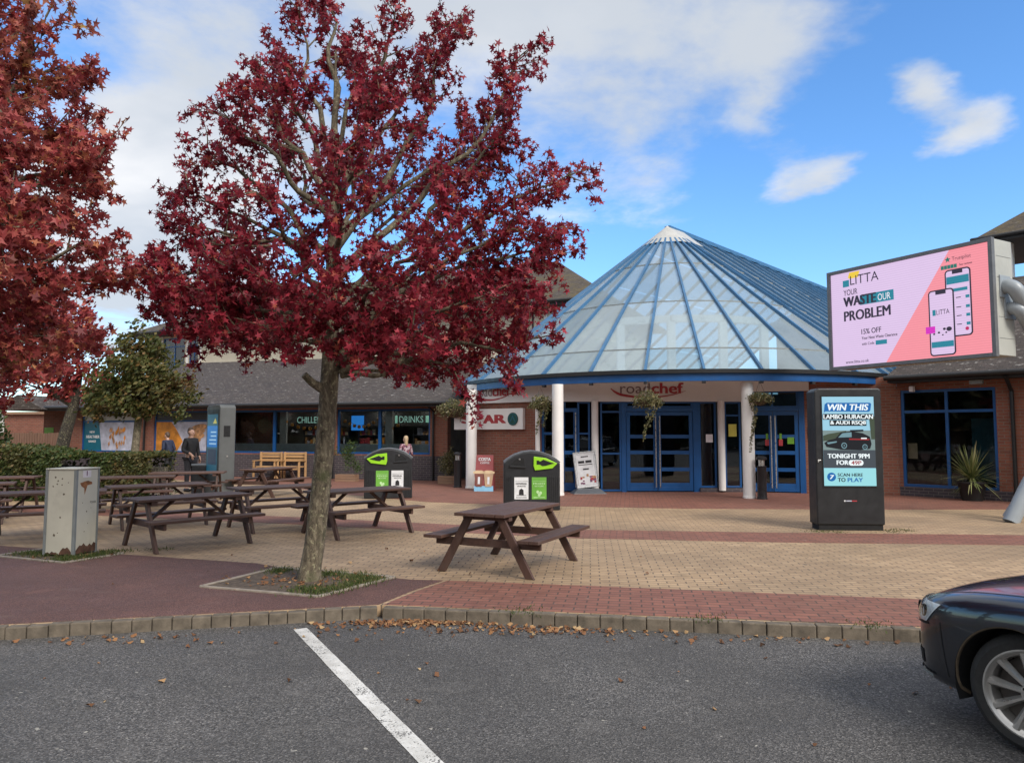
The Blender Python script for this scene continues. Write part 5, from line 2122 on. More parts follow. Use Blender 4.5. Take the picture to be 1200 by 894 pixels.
# ------------------------------------------------------------------ advertising posts
def kiosk_right():
    root = thing('advertising_post', 'black advertising post with a lit prize-draw screen before the brick wall', 'advertising screen', (5.62, 12.3, 0), radians(-3))
    W, H = 1.10, 2.36
    m = MB()
    m.prism([(-W / 2, .09), (W / 2, .09), (W / 2, H - .03), (W / 2 - .04, H), (-W / 2 + .07, H), (-W / 2, H - .05)], -.02, .36)
    b = m.build('body', 'kioskblack', root, bevel=.025, seg=3)
    m = MB()
    m.bx(-W / 2 + .03, W / 2 - .03, .0, .33, 0, .09)
    m.build('plinth', 'hole', root)
    m = MB()
    m.bx(-W / 2 + .10, W / 2 - .13, -.024, -.0205, .70, 2.24)
    m.build('screen_bezel', 'hole', root)
    x0, x1, z0, z1 = -.425, .42, .735, 2.215
    sw, sh = x1 - x0, z1 - z0
    scr = MB()
    y = -.026
    # sky part, photo part, footer
    scr.rect(x0, x1, z0, z1, y, 0, .002)
    U = lambda u: x0 + sw * u
    V = lambda v: z1 - sh * v
    scr.rect(U(0), U(1), V(.80), V(.38), y - .003, 1)
    scr.rect(U(0), U(1), V(.80), V(.60), y - .006, 2)
    scr.flat([(U(0), V(.44)), (U(.1), V(.42)), (U(.3), V(.40)), (U(.45), V(.385)), (U(.45), V(.47)), (U(0), V(.5))], y - .0075, 9)
    scr.flat([(U(.9), V(.24)), (U(1), V(.22)), (U(1), V(.48)), (U(.93), V(.48))], y - .008, 9)
    scr.rect(U(0), U(1), V(1), V(.805), y - .006, 3)
    # blue banner
    scr.flat([(U(.06), V(.165)), (U(.03), V(.18)), (U(.05), V(.085)), (U(.09), V(.068)), (U(.92), V(.068)), (U(.95), V(.08)), (U(.93), V(.155)), (U(.90), V(.17))], y - .006, 4)
    scr.text('WIN THIS', U(.11), V(.155), sw * .78, sh * .07, y - .010, 5, .02, .2)
    for (t, u, v, w, h) in (('LAMBO HURACAN', .02, .25, .95, .048), ('& AUDI RSQ8', .15, .32, .68, .048)):
        scr.rect(U(u - .015), U(u + w + .015), V(v + .008), V(v - h - .008), y - .008, 6)
        scr.text(t, U(u), V(v), sw * w, sh * h, y - .012, 5, .02)
    # dark estate car in the picture
    scr.flat([(U(.02), V(.52)), (U(.10), V(.49)), (U(.24), V(.47)), (U(.34), V(.405)), (U(.52), V(.39)), (U(.76), V(.41)), (U(.9), V(.45)), (U(.93), V(.53)), (U(.90), V(.585)), (U(.72), V(.60)), (U(.34), V(.595)), (U(.06), V(.565))], y - .010, 6)
    scr.flat([(U(.29), V(.46)), (U(.37), V(.412)), (U(.55), V(.40)), (U(.55), V(.455))], y - .012, 7)
    scr.flat([(U(.52), V(.375)), (U(.78), V(.37)), (U(.78), V(.39)), (U(.53), V(.40))], y - .013, 6)
    scr.flat([(U(.5), V(.47)), (U(.9), V(.475)), (U(.88), V(.49)), (U(.5), V(.485))], y - .012, 8)
    scr.rect(U(.73), U(.84), V(.475), V(.462), y - .0125, 5)
    for (u, v, r) in ((.40, .55, .055), (.80, .565, .05)):
        scr.flat([(U(u) + sw * r * cos(a * pi / 8), V(v) + sw * r * 1.1 * sin(a * pi / 8)) for a in range(16)], y - .013, 7)
        scr.flat([(U(u) + sw * r * .7 * cos(a * pi / 8), V(v) + sw * r * .75 * sin(a * pi / 8)) for a in range(16)], y - .015, 6)
        scr.flat([(U(u) + sw * r * .25 * cos(a * pi / 8), V(v) + sw * r * .25 * sin(a * pi / 8)) for a in range(16)], y - .017, 7)
    scr.flat([(U(.07), V(.515)), (U(.26), V(.50)), (U(.26), V(.515)), (U(.09), V(.535))], y - .012, 7)
    scr.text('TONIGHT 9PM', U(.08), V(.692), sw * .80, sh * .05, y - .010, 5, .025)
    scr.text('FOR', U(.25), V(.765), sw * .22, sh * .05, y - .010, 5, .025)
    n = 20
    cap = [(U(.62) + (sw * .09 if cos(a * 2 * pi / n) > 0 else -sw * .09) + sh * .03 * cos(a * 2 * pi / n), V(.742) + sh * .032 * sin(a * 2 * pi / n)) for a in range(n)]
    scr.flat(cap, y - .009, 5)
    scr.text('49P', U(.53), V(.763), sw * .19, sh * .042, y - .012, 8, .02)
    scr.flat([(U(.14) + sw * .085 * cos(a * pi / 12), V(.90) + sw * .085 * sin(a * pi / 12)) for a in range(24)], y - .010, 4)
    scr.text('7', U(.11), V(.925), sw * .075, sh * .045, y - .013, 5, .03, .2)
    scr.text('SCAN HERE', U(.26), V(.895), sw * .48, sh * .036, y - .010, 6, .015)
    scr.text('TO', U(.26), V(.955), sw * .145, sh * .044, y - .010, 6, .02)
    scr.text('PLAY', U(.45), V(.955), sw * .29, sh * .044, y - .010, 4, .02)
    E_ = lambda nm, c, k=.85: emit_mat(nm, c, k)
    mats = [E_('lcd_sky', rgb(150, 200, 222)), E_('lcd_haze', rgb(120, 140, 140)), E_('lcd_road', rgb(66, 74, 82)), E_('lcd_mint', rgb(150, 214, 222)), E_('lcd_blue', rgb(18, 100, 170)),
            E_('lcd_white', rgb(235, 245, 248)), E_('lcd_black', rgb(16, 20, 28)), E_('lcd_glass', rgb(110, 145, 155)), E_('lcd_red', rgb(150, 40, 44)), E_('lcd_tree', rgb(64, 76, 60))]
    scr.build('screen', mats, root)
    m = MB()
    m.rect(-.11, -.085, .475, .50, -.0205, 0)
    m.rect(-.075, .015, .478, .496, -.0205, 1)
    m.rect(.017, .10, .478, .496, -.0205, 2)
    m.build('maker_badge', ['postwhite', 'lilacprint', 'inkred'], root)
    m = MB()
    m.bx(-W / 2 + .03, -W / 2 + .085, -.032, -.0205, 1.145, 1.165)
    m.bx(-W / 2 + .03, -W / 2 + .045, -.032, -.0205, 1.12, 1.1449)
    m.build('latch', 'steel', root, bevel=.003)


kiosk_right()


def kiosk_left():
    root = thing('advertising_post', 'dark grey advertising post with a narrow blue screen on its left face', 'advertising screen', (-7.45, 18.75, 0), radians(-50))
    # local x along the screen face, screen faces local -Y
    W, D, H = 1.05, .40, 2.34
    m = MB()
    m.prism([(-W, 0), (0, 0), (0, H - .06), (-.08, H), (-W + .08, H), (-W, H - .06)], 0, D)
    m.build('body', 'kioskgrey', root, bevel=.02)
    m = MB()
    m.bx(-W + .05, -.06, -.006, -.001, .30, 2.22)
    m.build('screen_bezel', 'kioskblack', root)
    s = MB()
    s.rect(-W + .12, -.14, .55, 2.10, -.007, 0)
    s.rect(-W + .12, -.14, 1.25, 1.80, -.010, 1)
    s.flat([(-.5, 1.86), (-.2, 1.86), (-.32, 2.0)], -.010, 2)
    for z in (1.32, 1.42, 1.52, 1.62):
        s.rect(-.75 + .1 * (z > 1.5), -.22, z, z + .035, -.012, 3)
    s.rect(-W + .2, -.2, .80, 1.2, -.010, 4)
    s.build('screen', [emit_mat('lcd_teal', rgb(30, 88, 112), .6), emit_mat('lcd_azure', rgb(16, 116, 196), .6), emit_mat('lcd_yellow', rgb(190, 180, 90), .7), emit_mat('lcd_pale', rgb(160, 200, 230), .7), emit_mat('lcd_navy', rgb(14, 40, 70), .6)], root)
    m = MB()
    m.bx(.001, .012, .10, .26, 1.52, 1.80)
    m.build('vent', 'hole', root)
    m = MB()
    m.bx(.001, .004, .04, D - .04, .12, 2.2)
    m.build('service_door', 'kioskgrey', root, bevel=.002)
    m = MB()
    m.bx(.0045, .02, .18, .22, 1.0, 1.04)
    m.build('lock', 'steel', root)


kiosk_left()


# ------------------------------------------------------------------ litter bins
def litter_bin(label, loc, rz, flip):
    root = thing('litter_bin', label, 'litter bin', loc, rz, 'twin recycling bins')
    k = -1 if flip else 1
    W, H = 1.18, 1.23

    def P(u, v):
        """fractions of the front: u 0..1 from the left, v 0 top .. 1 foot"""
        return (k * (u - .5) * W, H * (1 - v))

    def Q(pts):
        return [P(u, v) for u, v in pts]
    arch = [(1, .2), (.93, .145), (.82, .08), (.66, .025), (.5, .005), (.34, .025), (.18, .08), (.07, .145), (0, .2)]
    m = MB()
    m.prism(Q([(0, 1), (1, 1)] + arch), -.28, .30)
    m.build('body', 'binblack', root, bevel=.03, seg=3)
    m = MB()
    top = Q(arch)
    for a, b in zip(top[:-1], top[1:]):
        m.bar((a[0], .01, a[1] + .012), (b[0], .01, b[1] + .012), .56, .03)
    m.build('hood', 'binlid', root, bevel=.006)
    m = MB()
    m.flat(Q([(.12, .22), (.22, .13), (.355, .12), (.37, .26), (.12, .25)]), -.281, 0, .004)
    m.build('waste_opening', 'hole', root)
    m = MB()
    m.flat(Q([(.10, .235), (.10, .27), (.385, .285), (.385, .26)]), -.281, 0, .03)
    m.build('opening_sill', 'binblack', root, bevel=.004)
    m = MB()
    m.flat(Q([(.53, .09), (.75, .115), (.95, .205), (.86, .29), (.55, .325), (.525, .25)]), -.281, 0, .035)
    m.build('recycling_surround', 'binlime', root, bevel=.008)
    m = MB()
    m.flat(Q([(.58, .155), (.62, .155), (.64, .175), (.70, .14), (.75, .16), (.89, .205), (.74, .245), (.68, .25), (.64, .225), (.58, .225)]), -.317, 0, .004)
    m.build('recycling_opening', 'hole', root)

    def poster(u0, u1, mat, ink, lines):
        a, b = P(u0, 0)[0], P(u1, 0)[0]
        x0, x1 = min(a, b), max(a, b)
        z0, z1 = P(0, .81)[1], P(0, .44)[1]
        m = MB()
        m.rect(x0, x1, z0, z1, -.281, 0, .005)
        o = m.build('poster', mat, root)
        t = MB()
        w = x1 - x0
        t.text(lines[0], x0 + w * .1, z1 - .15, w * .8, .036, -.287, 0, .02)
        t.text(lines[1], x0 + w * .2, z1 - .20, w * .6, .030, -.287, 0, .02)
        t.rect(x0 + w * .06, x1 - w * .06, z1 - .085, z1 - .08, -.287, 0)
        t.build('lettering', ink, o)
        g = MB()
        cx = (x0 + x1) / 2
        if ink == 'ink':
            g.flat([(cx - .05, z0 + .09), (cx + .05, z0 + .09), (cx + .045, z0 + .19), (cx, z0 + .225), (cx - .045, z0 + .19)], -.287, 0, .002)
            g.rect(cx - .10, cx + .10, z0 + .075, z0 + .085, -.287, 0)
        else:
            for dx, dz in ((-.03, .15), (.03, .13), (0, .09)):
                g.flat([(cx + dx + .03 * cos(a * pi / 6), z0 + dz + .035 * sin(a * pi / 6)) for a in range(12)], -.287 - .002 * (dz > .1), 0, .002)
        g.build('pictogram', ink if ink == 'ink' else 'postpale', o)
        f = MB()
        f.rect(x0 + w * .12, x1 - w * .12, z0 + .03, z0 + .042, -.287, 0)
        f.build('small_print', ink, o)

    poster(.185, .435, 'postwhite', 'ink', ('GENERAL', 'WASTE'))
    poster(.495, .755, 'postgreen', 'postpale', ('MIXED', 'RECYCLING'))
    for us in ((.79, .825, .86, .895, .93, .965), (.03, .065, .10, .135)):
        m = MB()
        for u in us:
            x = P(u, 0)[0]
            m.bx(x - .009, x + .009, -.292, -.281, .06, P(0, .43)[1])
        m.build('ribbed_panel', 'binblack', root, bevel=.004)
    m = MB()
    m.lathe([(.02, -.004), (.02, .01)], 12, c=(P(.28, 0)[0], -.285, P(0, .135)[1]), R=Matrix.Rotation(pi / 2, 3, 'X'))
    m.build('lock', 'steel', root)


litter_bin('black twin litter bin with lime opening on its right, right of the coffee board', (.41, 15.75, 0), radians(2), False)
litter_bin('black twin litter bin with lime opening on its left, before the shop windows', (-3.1, 18.55, 0), radians(8), True)


def ash_bin(label, loc):
    root = thing('ash_bin', label, 'ash bin', loc, 0, 'slim black ash bins')
    m = MB()
    m.lathe([(.125, 0), (.125, .03), (.112, .04), (.112, .80), (.12, .81)], 20)
    m.build('body', 'binblack', root, smooth=40)
    m = MB()
    m.lathe([(.12, .96), (.125, .97), (.12, 1.02), (.06, 1.05), (.01, 1.055)], 20)
    m.build('hood', 'binblack', root, smooth=40)
    m = MB()
    m.lathe([(.075, .81), (.075, .96)], 12)
    m.build('ash_tray', 'steel', root, smooth=40)


ash_bin('slim black ash bin beside the left white column and green planter', (-1.62, 22.05, 0))
ash_bin('slim black ash bin right beside the white column by the right doors', (6.12, 18.1, 0))


# ------------------------------------------------------------------ pavement boards
def coffee_board():
    root = thing('pavement_sign', 'dusky red coffee pavement board with two big cups at the left white column', 'pavement sign', (-.76, 20.75, 0), radians(-8))
    lean = .16
    m = MB()
    for s in (-1, 1):
        m.add([(-.27, s * .20 - .012, 0), (.27, s * .20 - .012, 0), (.24, s * .015 - .012, 1.0), (-.24, s * .015 - .012, 1.0),
               (-.27, s * .20 + .012, 0), (.27, s * .20 + .012, 0), (.24, s * .015 + .012, 1.0), (-.24, s * .015 + .012, 1.0)],
              [(0, 1, 2, 3), (7, 6, 5, 4), (0, 4, 5, 1), (1, 5, 6, 2), (2, 6, 7, 3), (3, 7, 4, 0)])
    m.build('board', 'boardred', root, bevel=.004)
    tilt = Matrix.Translation((0, -.216, 0)) @ Matrix.Rotation(-math.atan(.185), 4, 'X')
    m = MB(tilt)
    m.flat([(-.272, 0), (.272, 0), (.268, .15), (-.268, .15)], 0, 0, .004)
    m.build('base_print', 'boardblue', root)
    m = MB(tilt)
    m.text('COSTA', -.17, .85, .34, .09, -.003, 0, .02)
    m.text('COFFEE', -.12, .77, .26, .05, -.003, 0, .01)
    m.build('lettering', 'postwhite', root)
    for (cx, mt, mt2, z) in ((-.14, 'coffee', 'latte', .13), (.13, 'latte2', 'latte', .13)):
        m = MB(tilt)
        m.flat([(cx - .085, z), (cx + .085, z), (cx + .135, z + .36), (cx - .135, z + .36)], -.005, 0, .012)
        c = m.build('cup_picture', mt, root)
        m = MB(tilt)
        m.flat([(cx - .16, z + .36), (cx + .16, z + .36), (cx + .17, z + .41), (cx + .07, z + .45), (cx - .08, z + .45), (cx - .17, z + .41)], -.007, 0, .014)
        m.build('lid_picture', mt2, c)
        m = MB(tilt)
        m.rect(cx - .03, cx + .03, z + .07, z + .27, -.018, 0)
        m.build('sleeve_mark', 'postwhite', c)


coffee_board()


def swing_board():
    root = thing('pavement_sign', 'white swing pavement board on a grey base before the blue doors', 'pavement sign', (2.05, 19.9, 0), radians(6))
    m = MB()
    m.add([(-.47, -.28, 0), (.47, -.28, 0), (.47, .28, 0), (-.47, .28, 0), (-.3, -.14, .13), (.3, -.14, .13), (.3, .14, .13), (-.3, .14, .13)],
          [(3, 2, 1, 0), (4, 5, 6, 7), (0, 1, 5, 4), (1, 2, 6, 5), (2, 3, 7, 6), (3, 0, 4, 7)])
    m.build('base', 'binlid', root, bevel=.02)
    T_ = Matrix.Translation((0, 0, .15)) @ Matrix.Rotation(radians(6), 4, 'Y').inverted() @ Matrix.Rotation(radians(-5), 4, 'X')
    m = MB(T_)
    frame_bars(m, -.31, .31, 0, .97, (), (), .03, .05, -.025)
    m.build('frame', 'steel', root, bevel=.004)
    m = MB(T_)
    m.rect(-.281, .281, .029, .941, -.005, 0, .006)
    p = m.build('poster', 'postwhite', root)
    m = MB(T_)
    for (x0, x1, z, h) in ((-.19, -.02, .66, .07), (.01, .18, .66, .07), (-.19, .19, .61, .02), (-.08, .08, .48, .04), (-.1, .1, .82, .03)):
        m.rect(x0, x1, z, z + h, -.012, 0)
    m.build('heading_print', 'ink', p)
    m = MB(T_)
    for i in range(16):
        x, z = random.uniform(-.23, .2), random.uniform(.09, .30)
        m.rect(x, x + random.uniform(.04, .09), z, z + random.uniform(.03, .07), -.012 - .0015 * (i % 7), i % 3)
    m.build('food_picture', ['plum', 'inkred', 'breadprint'], p)
    m = MB(T_)
    for (a, b) in (((-.24, .07), (.24, .07)), ((-.24, .9), (.24, .9)), ((-.25, .07), (-.25, .9)), ((.25, .07), (.25, .9))):
        m.bar((a[0], -.012, a[1]), (b[0], -.012, b[1]), .003, .008, up=(0, -1, 0))
    m.build('border_print', 'ink', p)


swing_board()


# ------------------------------------------------------------------ LED billboard on curved tubes
def led_billboard():
    PL, PR = Vector((7.28, 16.62, 0)), Vector((9.0, 13.5, 0))
    d = PR - PL
    W = d.length
    rz = atan2(d.y, d.x)
    root = thing('led_billboard', 'large lit billboard in pink and lilac on curved grey steel tubes', 'billboard', (PL.x, PL.y, 0), rz)
    z0, z1 = 3.02, 5.26
    m = MB()
    m.bx(0, W, .02, .60, z0 + .03, z1 - .02)
    m.build('casing', 'ledcase', root, bevel=.01)
    m = MB()
    frame_bars(m, -.01, W + .01, z0, z1, (), (), .075, .10, -.09)
    m.build('rim', 'ledrim', root, bevel=.006)
    for z in (z0 + .35, z0 + .75, z0 + 1.5, z0 + 1.9):
        m = MB()
        m.bx(W + .001, W + .004, .06, .56, z, z + .006)
        m.build('seam', 'ledrim', root)
    x0, x1 = .066, W - .066
    b0, b1 = z0 + .075, z1 - .075
    sw, sh = x1 - x0, b1 - b0
    U = lambda u: x0 + sw * u
    V = lambda v: b1 - sh * v
    y = -.02
    s = MB()
    s.rect(x0, x1, b0, b1, y, 0, .02)
    y -= .021
    s.flat([(U(.785), V(0)), (U(1), V(0)), (U(1), V(1)), (U(.375), V(1))], y, 1, .003)
    # logo
    s.rect(U(.09), U(.135), V(.155), V(.085), y, 2, .003)
    s.flat([(U(.13), V(.06)), (U(.14), V(.01)), (U(.215), V(.01)), (U(.20), V(.075)), (U(.14), V(.075))], y - .004, 3, .003)
    s.text('LITTA', U(.145), V(.145), sw * .20, sh * .095, y - .008, 4, -.006)
    s.text('YOUR', U(.095), V(.25), sw * .10, sh * .062, y - .008, 4, .004)
    s.rect(U(.21), U(.44), V(.375), V(.27), y - .004, 2, .003)
    s.text('WASTE', U(.095), V(.37), sw * .225, sh * .10, y - .010, 4, .028)
    s.text('OUR', U(.335), V(.36), sw * .085, sh * .07, y - .010, 5, -.002)
    s.text('PROBLEM', U(.095), V(.525), sw * .32, sh * .105, y - .008, 4, .02)
    s.text('15% OFF', U(.215), V(.685), sw * .135, sh * .055, y - .008, 4, .01)
    s.text('Your Next Waste Clearance', U(.215), V(.74), sw * .24, sh * .03, y - .008, 4, .012)
    s.text('with Code', U(.215), V(.80), sw * .085, sh * .028, y - .008, 4, .008)
    s.rect(U(.31), U(.385), V(.81), V(.765), y - .004, 2, .003)
    s.text('www.litta.co.uk', U(.095), V(.975), sw * .165, sh * .03, y - .008, 4, .004)
    # ratings
    st = []
    for i in range(10):
        a = pi / 2 + i * pi / 5
        r = sh * (.03 if i % 2 == 0 else .013)
        st.append((U(.775) + r * cos(a), V(.088) + r * sin(a)))
    s.flat(st, y - .004, 6, .003)
    s.text('Trustpilot', U(.80), V(.115), sw * .105, sh * .045, y - .008, 4)
    for i in range(5):
        s.rect(U(.735 + i * .0185), U(.7515 + i * .0185), V(.175), V(.14), y - .004, 6, .003)
    s.text('See reviews', U(.84), V(.165), sw * .07, sh * .02, y - .008, 4, .01)

    def phone(u0, u1, v0, v1, lift):
        def rr(e, q):
            a, b, c, d_ = U(u0) + e, U(u1) - e, V(v1) + e, V(v0) - e
            r = q
            pts = []
            for (cx, cz, st_) in ((b - r, d_ - r, 0), (a + r, d_ - r, pi / 2), (a + r, c + r, pi), (b - r, c + r, 1.5 * pi)):
                for i in range(6):
                    t = st_ + i * pi / 10
                    pts.append((cx + r * cos(t), cz + r * sin(t)))
            return pts
        s.flat(rr(0, .075), y - lift, 4, .003)
        s.flat(rr(.028, .05), y - lift - .004, 0, .003)
        w = u1 - u0
        s.rect(U(u0 + w * .3), U(u0 + w * .7), V(v0 + .045), V(v0 + .01), y - lift - .008, 4, .003)
    phone(.755, .90, .187, .82, .006)
    s.rect(U(.765), U(.89), V(.325), V(.255), y - .014, 2, .003)
    s.rect(U(.80), U(.88), V(.40), V(.37), y - .014, 2, .003)
    for v in (.45, .54, .62, .70):
        s.rect(U(.868), U(.889), V(v + .022), V(v - .005), y - .014, 2, .003)
        s.rect(U(.815), U(.842), V(v + .012), V(v + .005), y - .014, 4, .003)
    s.flat([(U(.87) + .035 * cos(a * pi / 6), V(.755) + .035 * sin(a * pi / 6)) for a in range(12)], y - .014, 7, .003)
    phone(.656, .805, .357, .985, .018)
    s.rect(U(.68), U(.698), V(.60), V(.545), y - .028, 2, .003)
    s.text('LITTA', U(.703), V(.595), sw * .075, sh * .045, y - .032, 4, -.004)
    s.rect(U(.668), U(.795), V(.905), V(.85), y - .028, 2, .003)
    s.rect(U(.637), U(.692), V(.765), V(.70), y - .030, 8, .003)
    for (u, v, r) in ((.685, .775, .018), (.713, .765, .02), (.745, .735, .024), (.772, .74, .045), (.735, .79, .014), (.755, .77, .016)):
        s.flat([(U(u) + r * 1.2 * cos(a * pi / 6), V(v) + r * sin(a * pi / 6)) for a in range(12)], y - .030, 4, .003)
    mats = [led_mat('led_lilac', rgb(222, 196, 232)), led_mat('led_salmon', rgb(246, 146, 158)), led_mat('led_teal', rgb(14, 128, 150)), led_mat('led_yellow', rgb(240, 205, 50)), led_mat('led_black', rgb(30, 18, 44)),
            led_mat('led_white', rgb(244, 240, 250)), led_mat('led_green', rgb(16, 112, 100)), led_mat('led_crimson', rgb(190, 20, 90)), led_mat('led_magenta', rgb(214, 30, 190))]
    s.build('screen', mats, root)
    # curved tubes
    inv = lambda p: rel(root, p)
    for (a, b, r) in (((4.35, 4.15), 0.0, .135), ((3.95, 3.8), .35, .12)):
        st_ = Vector((W - .02, .30 + b * .4, a[0]))
        base = inv((9.02 + b, 13.42 + b * 1.6, 0))
        pts = [st_, st_ + Vector((.22, 0, -.10)), inv((9.78 + b, 13.62 + b, a[0] - .75)), inv((10.05 + b, 13.55 + b, a[0] - 1.7)), inv((9.74 + b, 13.48 + b, 1.3)), inv((9.33 + b, 13.44 + b * 1.3, .55)), base]
        fine = []
        for i in range(len(pts) - 1):
            p0, p1, p2, p3 = pts[max(i - 1, 0)], pts[i], pts[i + 1], pts[min(i + 2, len(pts) - 1)]
            for k in range(8):
                t = k / 8
                fine.append(.5 * ((2 * p1) + (p2 - p0) * t + (2 * p0 - 5 * p1 + 4 * p2 - p3) * t * t + (3 * p1 - p0 - 3 * p2 + p3) * t ** 3))
        fine.append(pts[-1])
        m = MB()
        m.tube(fine, r, 20)
        m.build('support_tube', 'galv', root, smooth=50)
        m = MB()
        m.box((W + .008, st_.y, st_.z), (.03, .36, .42))
        m.build('mounting_plate', 'galv', root, bevel=.006)


led_billboard()


# ------------------------------------------------------------------ plants in pots, hanging baskets, bench
def yucca():
    root = thing('yucca_plant', 'spiky yellow-green yucca in a black pot by the right brick pier', 'potted plant', (11.02, 17.72, 0))
    m = MB()
    m.lathe([(.22, 0), (.30, .40), (.32, .42), (.32, .46), (.27, .46), (.26, .40)], 20, cap=False)
    m.build('pot', 'pot', root, smooth=40)
    vs, fs = [], []
    for i in range(150):
        a = random.uniform(0, 2 * pi)
        el = random.uniform(-.55, 1.4)
        ln = random.uniform(.6, .95) * (.85 + .15 * sin(el))
        d = Vector((cos(a) * cos(el), sin(a) * cos(el), sin(el)))
        sd = Vector((-sin(a), cos(a), 0))
        p = Vector((0, 0, .50 + random.uniform(-.05, .1)))
        o = len(vs)
        n = 5
        for k in range(n + 1):
            t = k / n
            q = p + d * ln * t + Vector((0, 0, -.22 * t * t * ln * (1.1 - sin(el) * .8)))
            w = .022 * (1 - t) ** .7 + .001
            vs += [q - sd * w, q + sd * w]
        for k in range(n):
            fs.append((o + 2 * k, o + 2 * k + 1, o + 2 * k + 3, o + 2 * k + 2))
    numpy_mesh('blades', vs, fs, 'yucca', root)


yucca()


def planter(label, loc, w, h, boxh, mat, rz=0.0):
    root = thing('planter', label, 'planter', loc, rz, 'wooden planters by the shop')
    m = MB()
    for i in range(3):
        z = i * boxh / 3
        m.bx(-w / 2, w / 2, -.17, .17, z + .004, z + boxh / 3 - .004)
    m.build('box', 'planter', root, bevel=.005)
    L = Leaves()
    for _ in range(16):
        c = Vector((random.gauss(0, w * .22), random.gauss(0, .1), boxh + (h - boxh) * random.uniform(.1, .85)))
        shrub(L, c, .21, 75, .035)
    L.build('foliage', mat, root)


planter('dark leafy shrub in a wooden box under the shop windows', (-5.55, 24.85, 0), .72, 1.42, .24, 'green', radians(-16))
planter('leafy plant in a wooden box beside the ash bin at the shop corner', (-2.05, 23.6, 0), .62, 1.25, .26, 'basket', 0)


def hanging_basket(label, loc, r, trails, n=420, flat=1.0):
    root = thing('hanging_basket', label, 'hanging basket', loc, 0, 'hanging flower baskets')
    m = MB()
    m.lathe([(.02, -r * .55), (r * .4, -r * .45), (r * .62, -r * .1), (r * .65, 0)], 14, cap=False)
    m.build('liner', 'soil', root, smooth=50)
    m = MB()
    for a in (0, 2.1, 4.2):
        m.tube([(r * .62 * cos(a), r * .62 * sin(a), 0), (0, 0, r * 1.5)], .004, 4)
    m.build('chain', 'gutter', root)
    L = Leaves()
    shrub(L, (0, 0, .02), r, n, .034, .5, .75 * flat)
    for k in range(9):
        a = random.uniform(0, 2 * pi)
        shrub(L, (r * .85 * cos(a), r * .85 * sin(a), random.uniform(-.12, .12)), r * .4, int(n * .10), .03, .5)
    for (dx, ln) in trails:
        a = random.uniform(-2.6, -.5)
        for i in range(int(ln * 150)):
            t = random.random()
            p = Vector((dx + .05 * sin(t * 5), r * .5 * sin(a) - .03, -.05 - ln * t)) + rnd_dir() * (.06 * (1 - t * .5))
            L.oval(p, .03 * random.uniform(.6, 1.2), .55)
    L.build('foliage', 'basket', root)


hanging_basket('hanging basket by the white column right of the red shop sign', (.74, 19.45, 2.40), .30, ((-.05, .75), (.12, .6), (.0, .5)), 520)
hanging_basket('hanging basket with trailing stems in the middle over the blue double doors', (3.33, 18.02, 2.42), .33, ((-.08, .95), (.05, .6), (.14, .45)), 560)
hanging_basket('hanging basket with one long trailing stem on the column by the right doors', (6.1, 18.05, 2.45), .30, ((-.24, 1.25), (-.22, .9)), 460, .7)
hanging_basket('wide flowering hanging basket at the left end by the shop corner', (-1.75, 22.4, 2.35), .52, ((-.2, .3), (.25, .35)), 900, .8)


def bench():
    rz = radians(-12)
    root = thing('twin_bench', 'honey coloured wooden twin bench against the dark plinth under the shop window', 'bench', (-8.3, 26.4, 0), rz)
    W = 1.75
    for s in (-1, 1):
        m = MB()
        m.bx(s * .46 - .36, s * .46 + .36, -.24, .22, .40, .44)
        m.build('seat', 'pine', root, bevel=.006)
        m = MB()
        for z in (.60, .73, .84):
            m.bx(s * .455 - .40, s * .455 + .40, .25, .275, z, z + .09)
        m.build('backrest', 'pine', root, bevel=.005)
    for x in (-.88, -.06, .06, .88):
        m = MB()
        m.bx(x - .03, x + .03, .18, .248, 0, .94)
        m.build('leg', 'pine', root, bevel=.004)
        m = MB()
        m.bx(x - .03, x + .03, -.29, -.23, 0, .62)
        m.build('leg', 'pine', root, bevel=.004)
        m = MB()
        m.bx(x - .035, x + .035, -.33, .178, .621, .65)
        m.build('armrest', 'pine', root, bevel=.004)
    m = MB()
    m.bx(-.84, .84, -.27, -.245, .32, .39)
    m.build('front_rail', 'pine', root, bevel=.004)


bench()

# small dark bin near the standing person
_o = thing('litter_bin', 'low dark square litter bin beside the person in black', 'litter bin', (-8.2, 19.7, 0))
_m = MB()
_m.bx(-.26, .26, -.2, .2, 0, .74)
_m.build('body', 'binblack', _o, bevel=.02)
_m = MB()
_m.bx(-.28, .28, -.22, .22, .741, .80)
_m.build('lid', 'binlid', _o, bevel=.02)


# ------------------------------------------------------------------ people
def skin_mesh(verts, edges, radii, mat, name, parent, sub=2, root=0):
    me = bpy.data.meshes.new(name)
    me.from_pydata(verts, edges, [])
    o = bpy.data.objects.new(name, me)
    COL.objects.link(o)
    md = o.modifiers.new('skin', 'SKIN')
    md.use_smooth_shade = True
    for i, r in enumerate(radii):
        me.skin_vertices[0].data[i].radius = (r, r) if not isinstance(r, tuple) else r
        me.skin_vertices[0].data[i].use_root = (i == root)
    sb = o.modifiers.new('sub', 'SUBSURF')
    sb.levels = sub
    sb.render_levels = sub
    bpy.context.view_layer.update()
    ev = bpy.data.meshes.new_from_object(o.evaluated_get(bpy.context.evaluated_depsgraph_get()))
    bpy.data.objects.remove(o)
    ev.name = name
    ev.materials.clear()
    ev.materials.append(M[mat])
    return link(name, ev, parent)


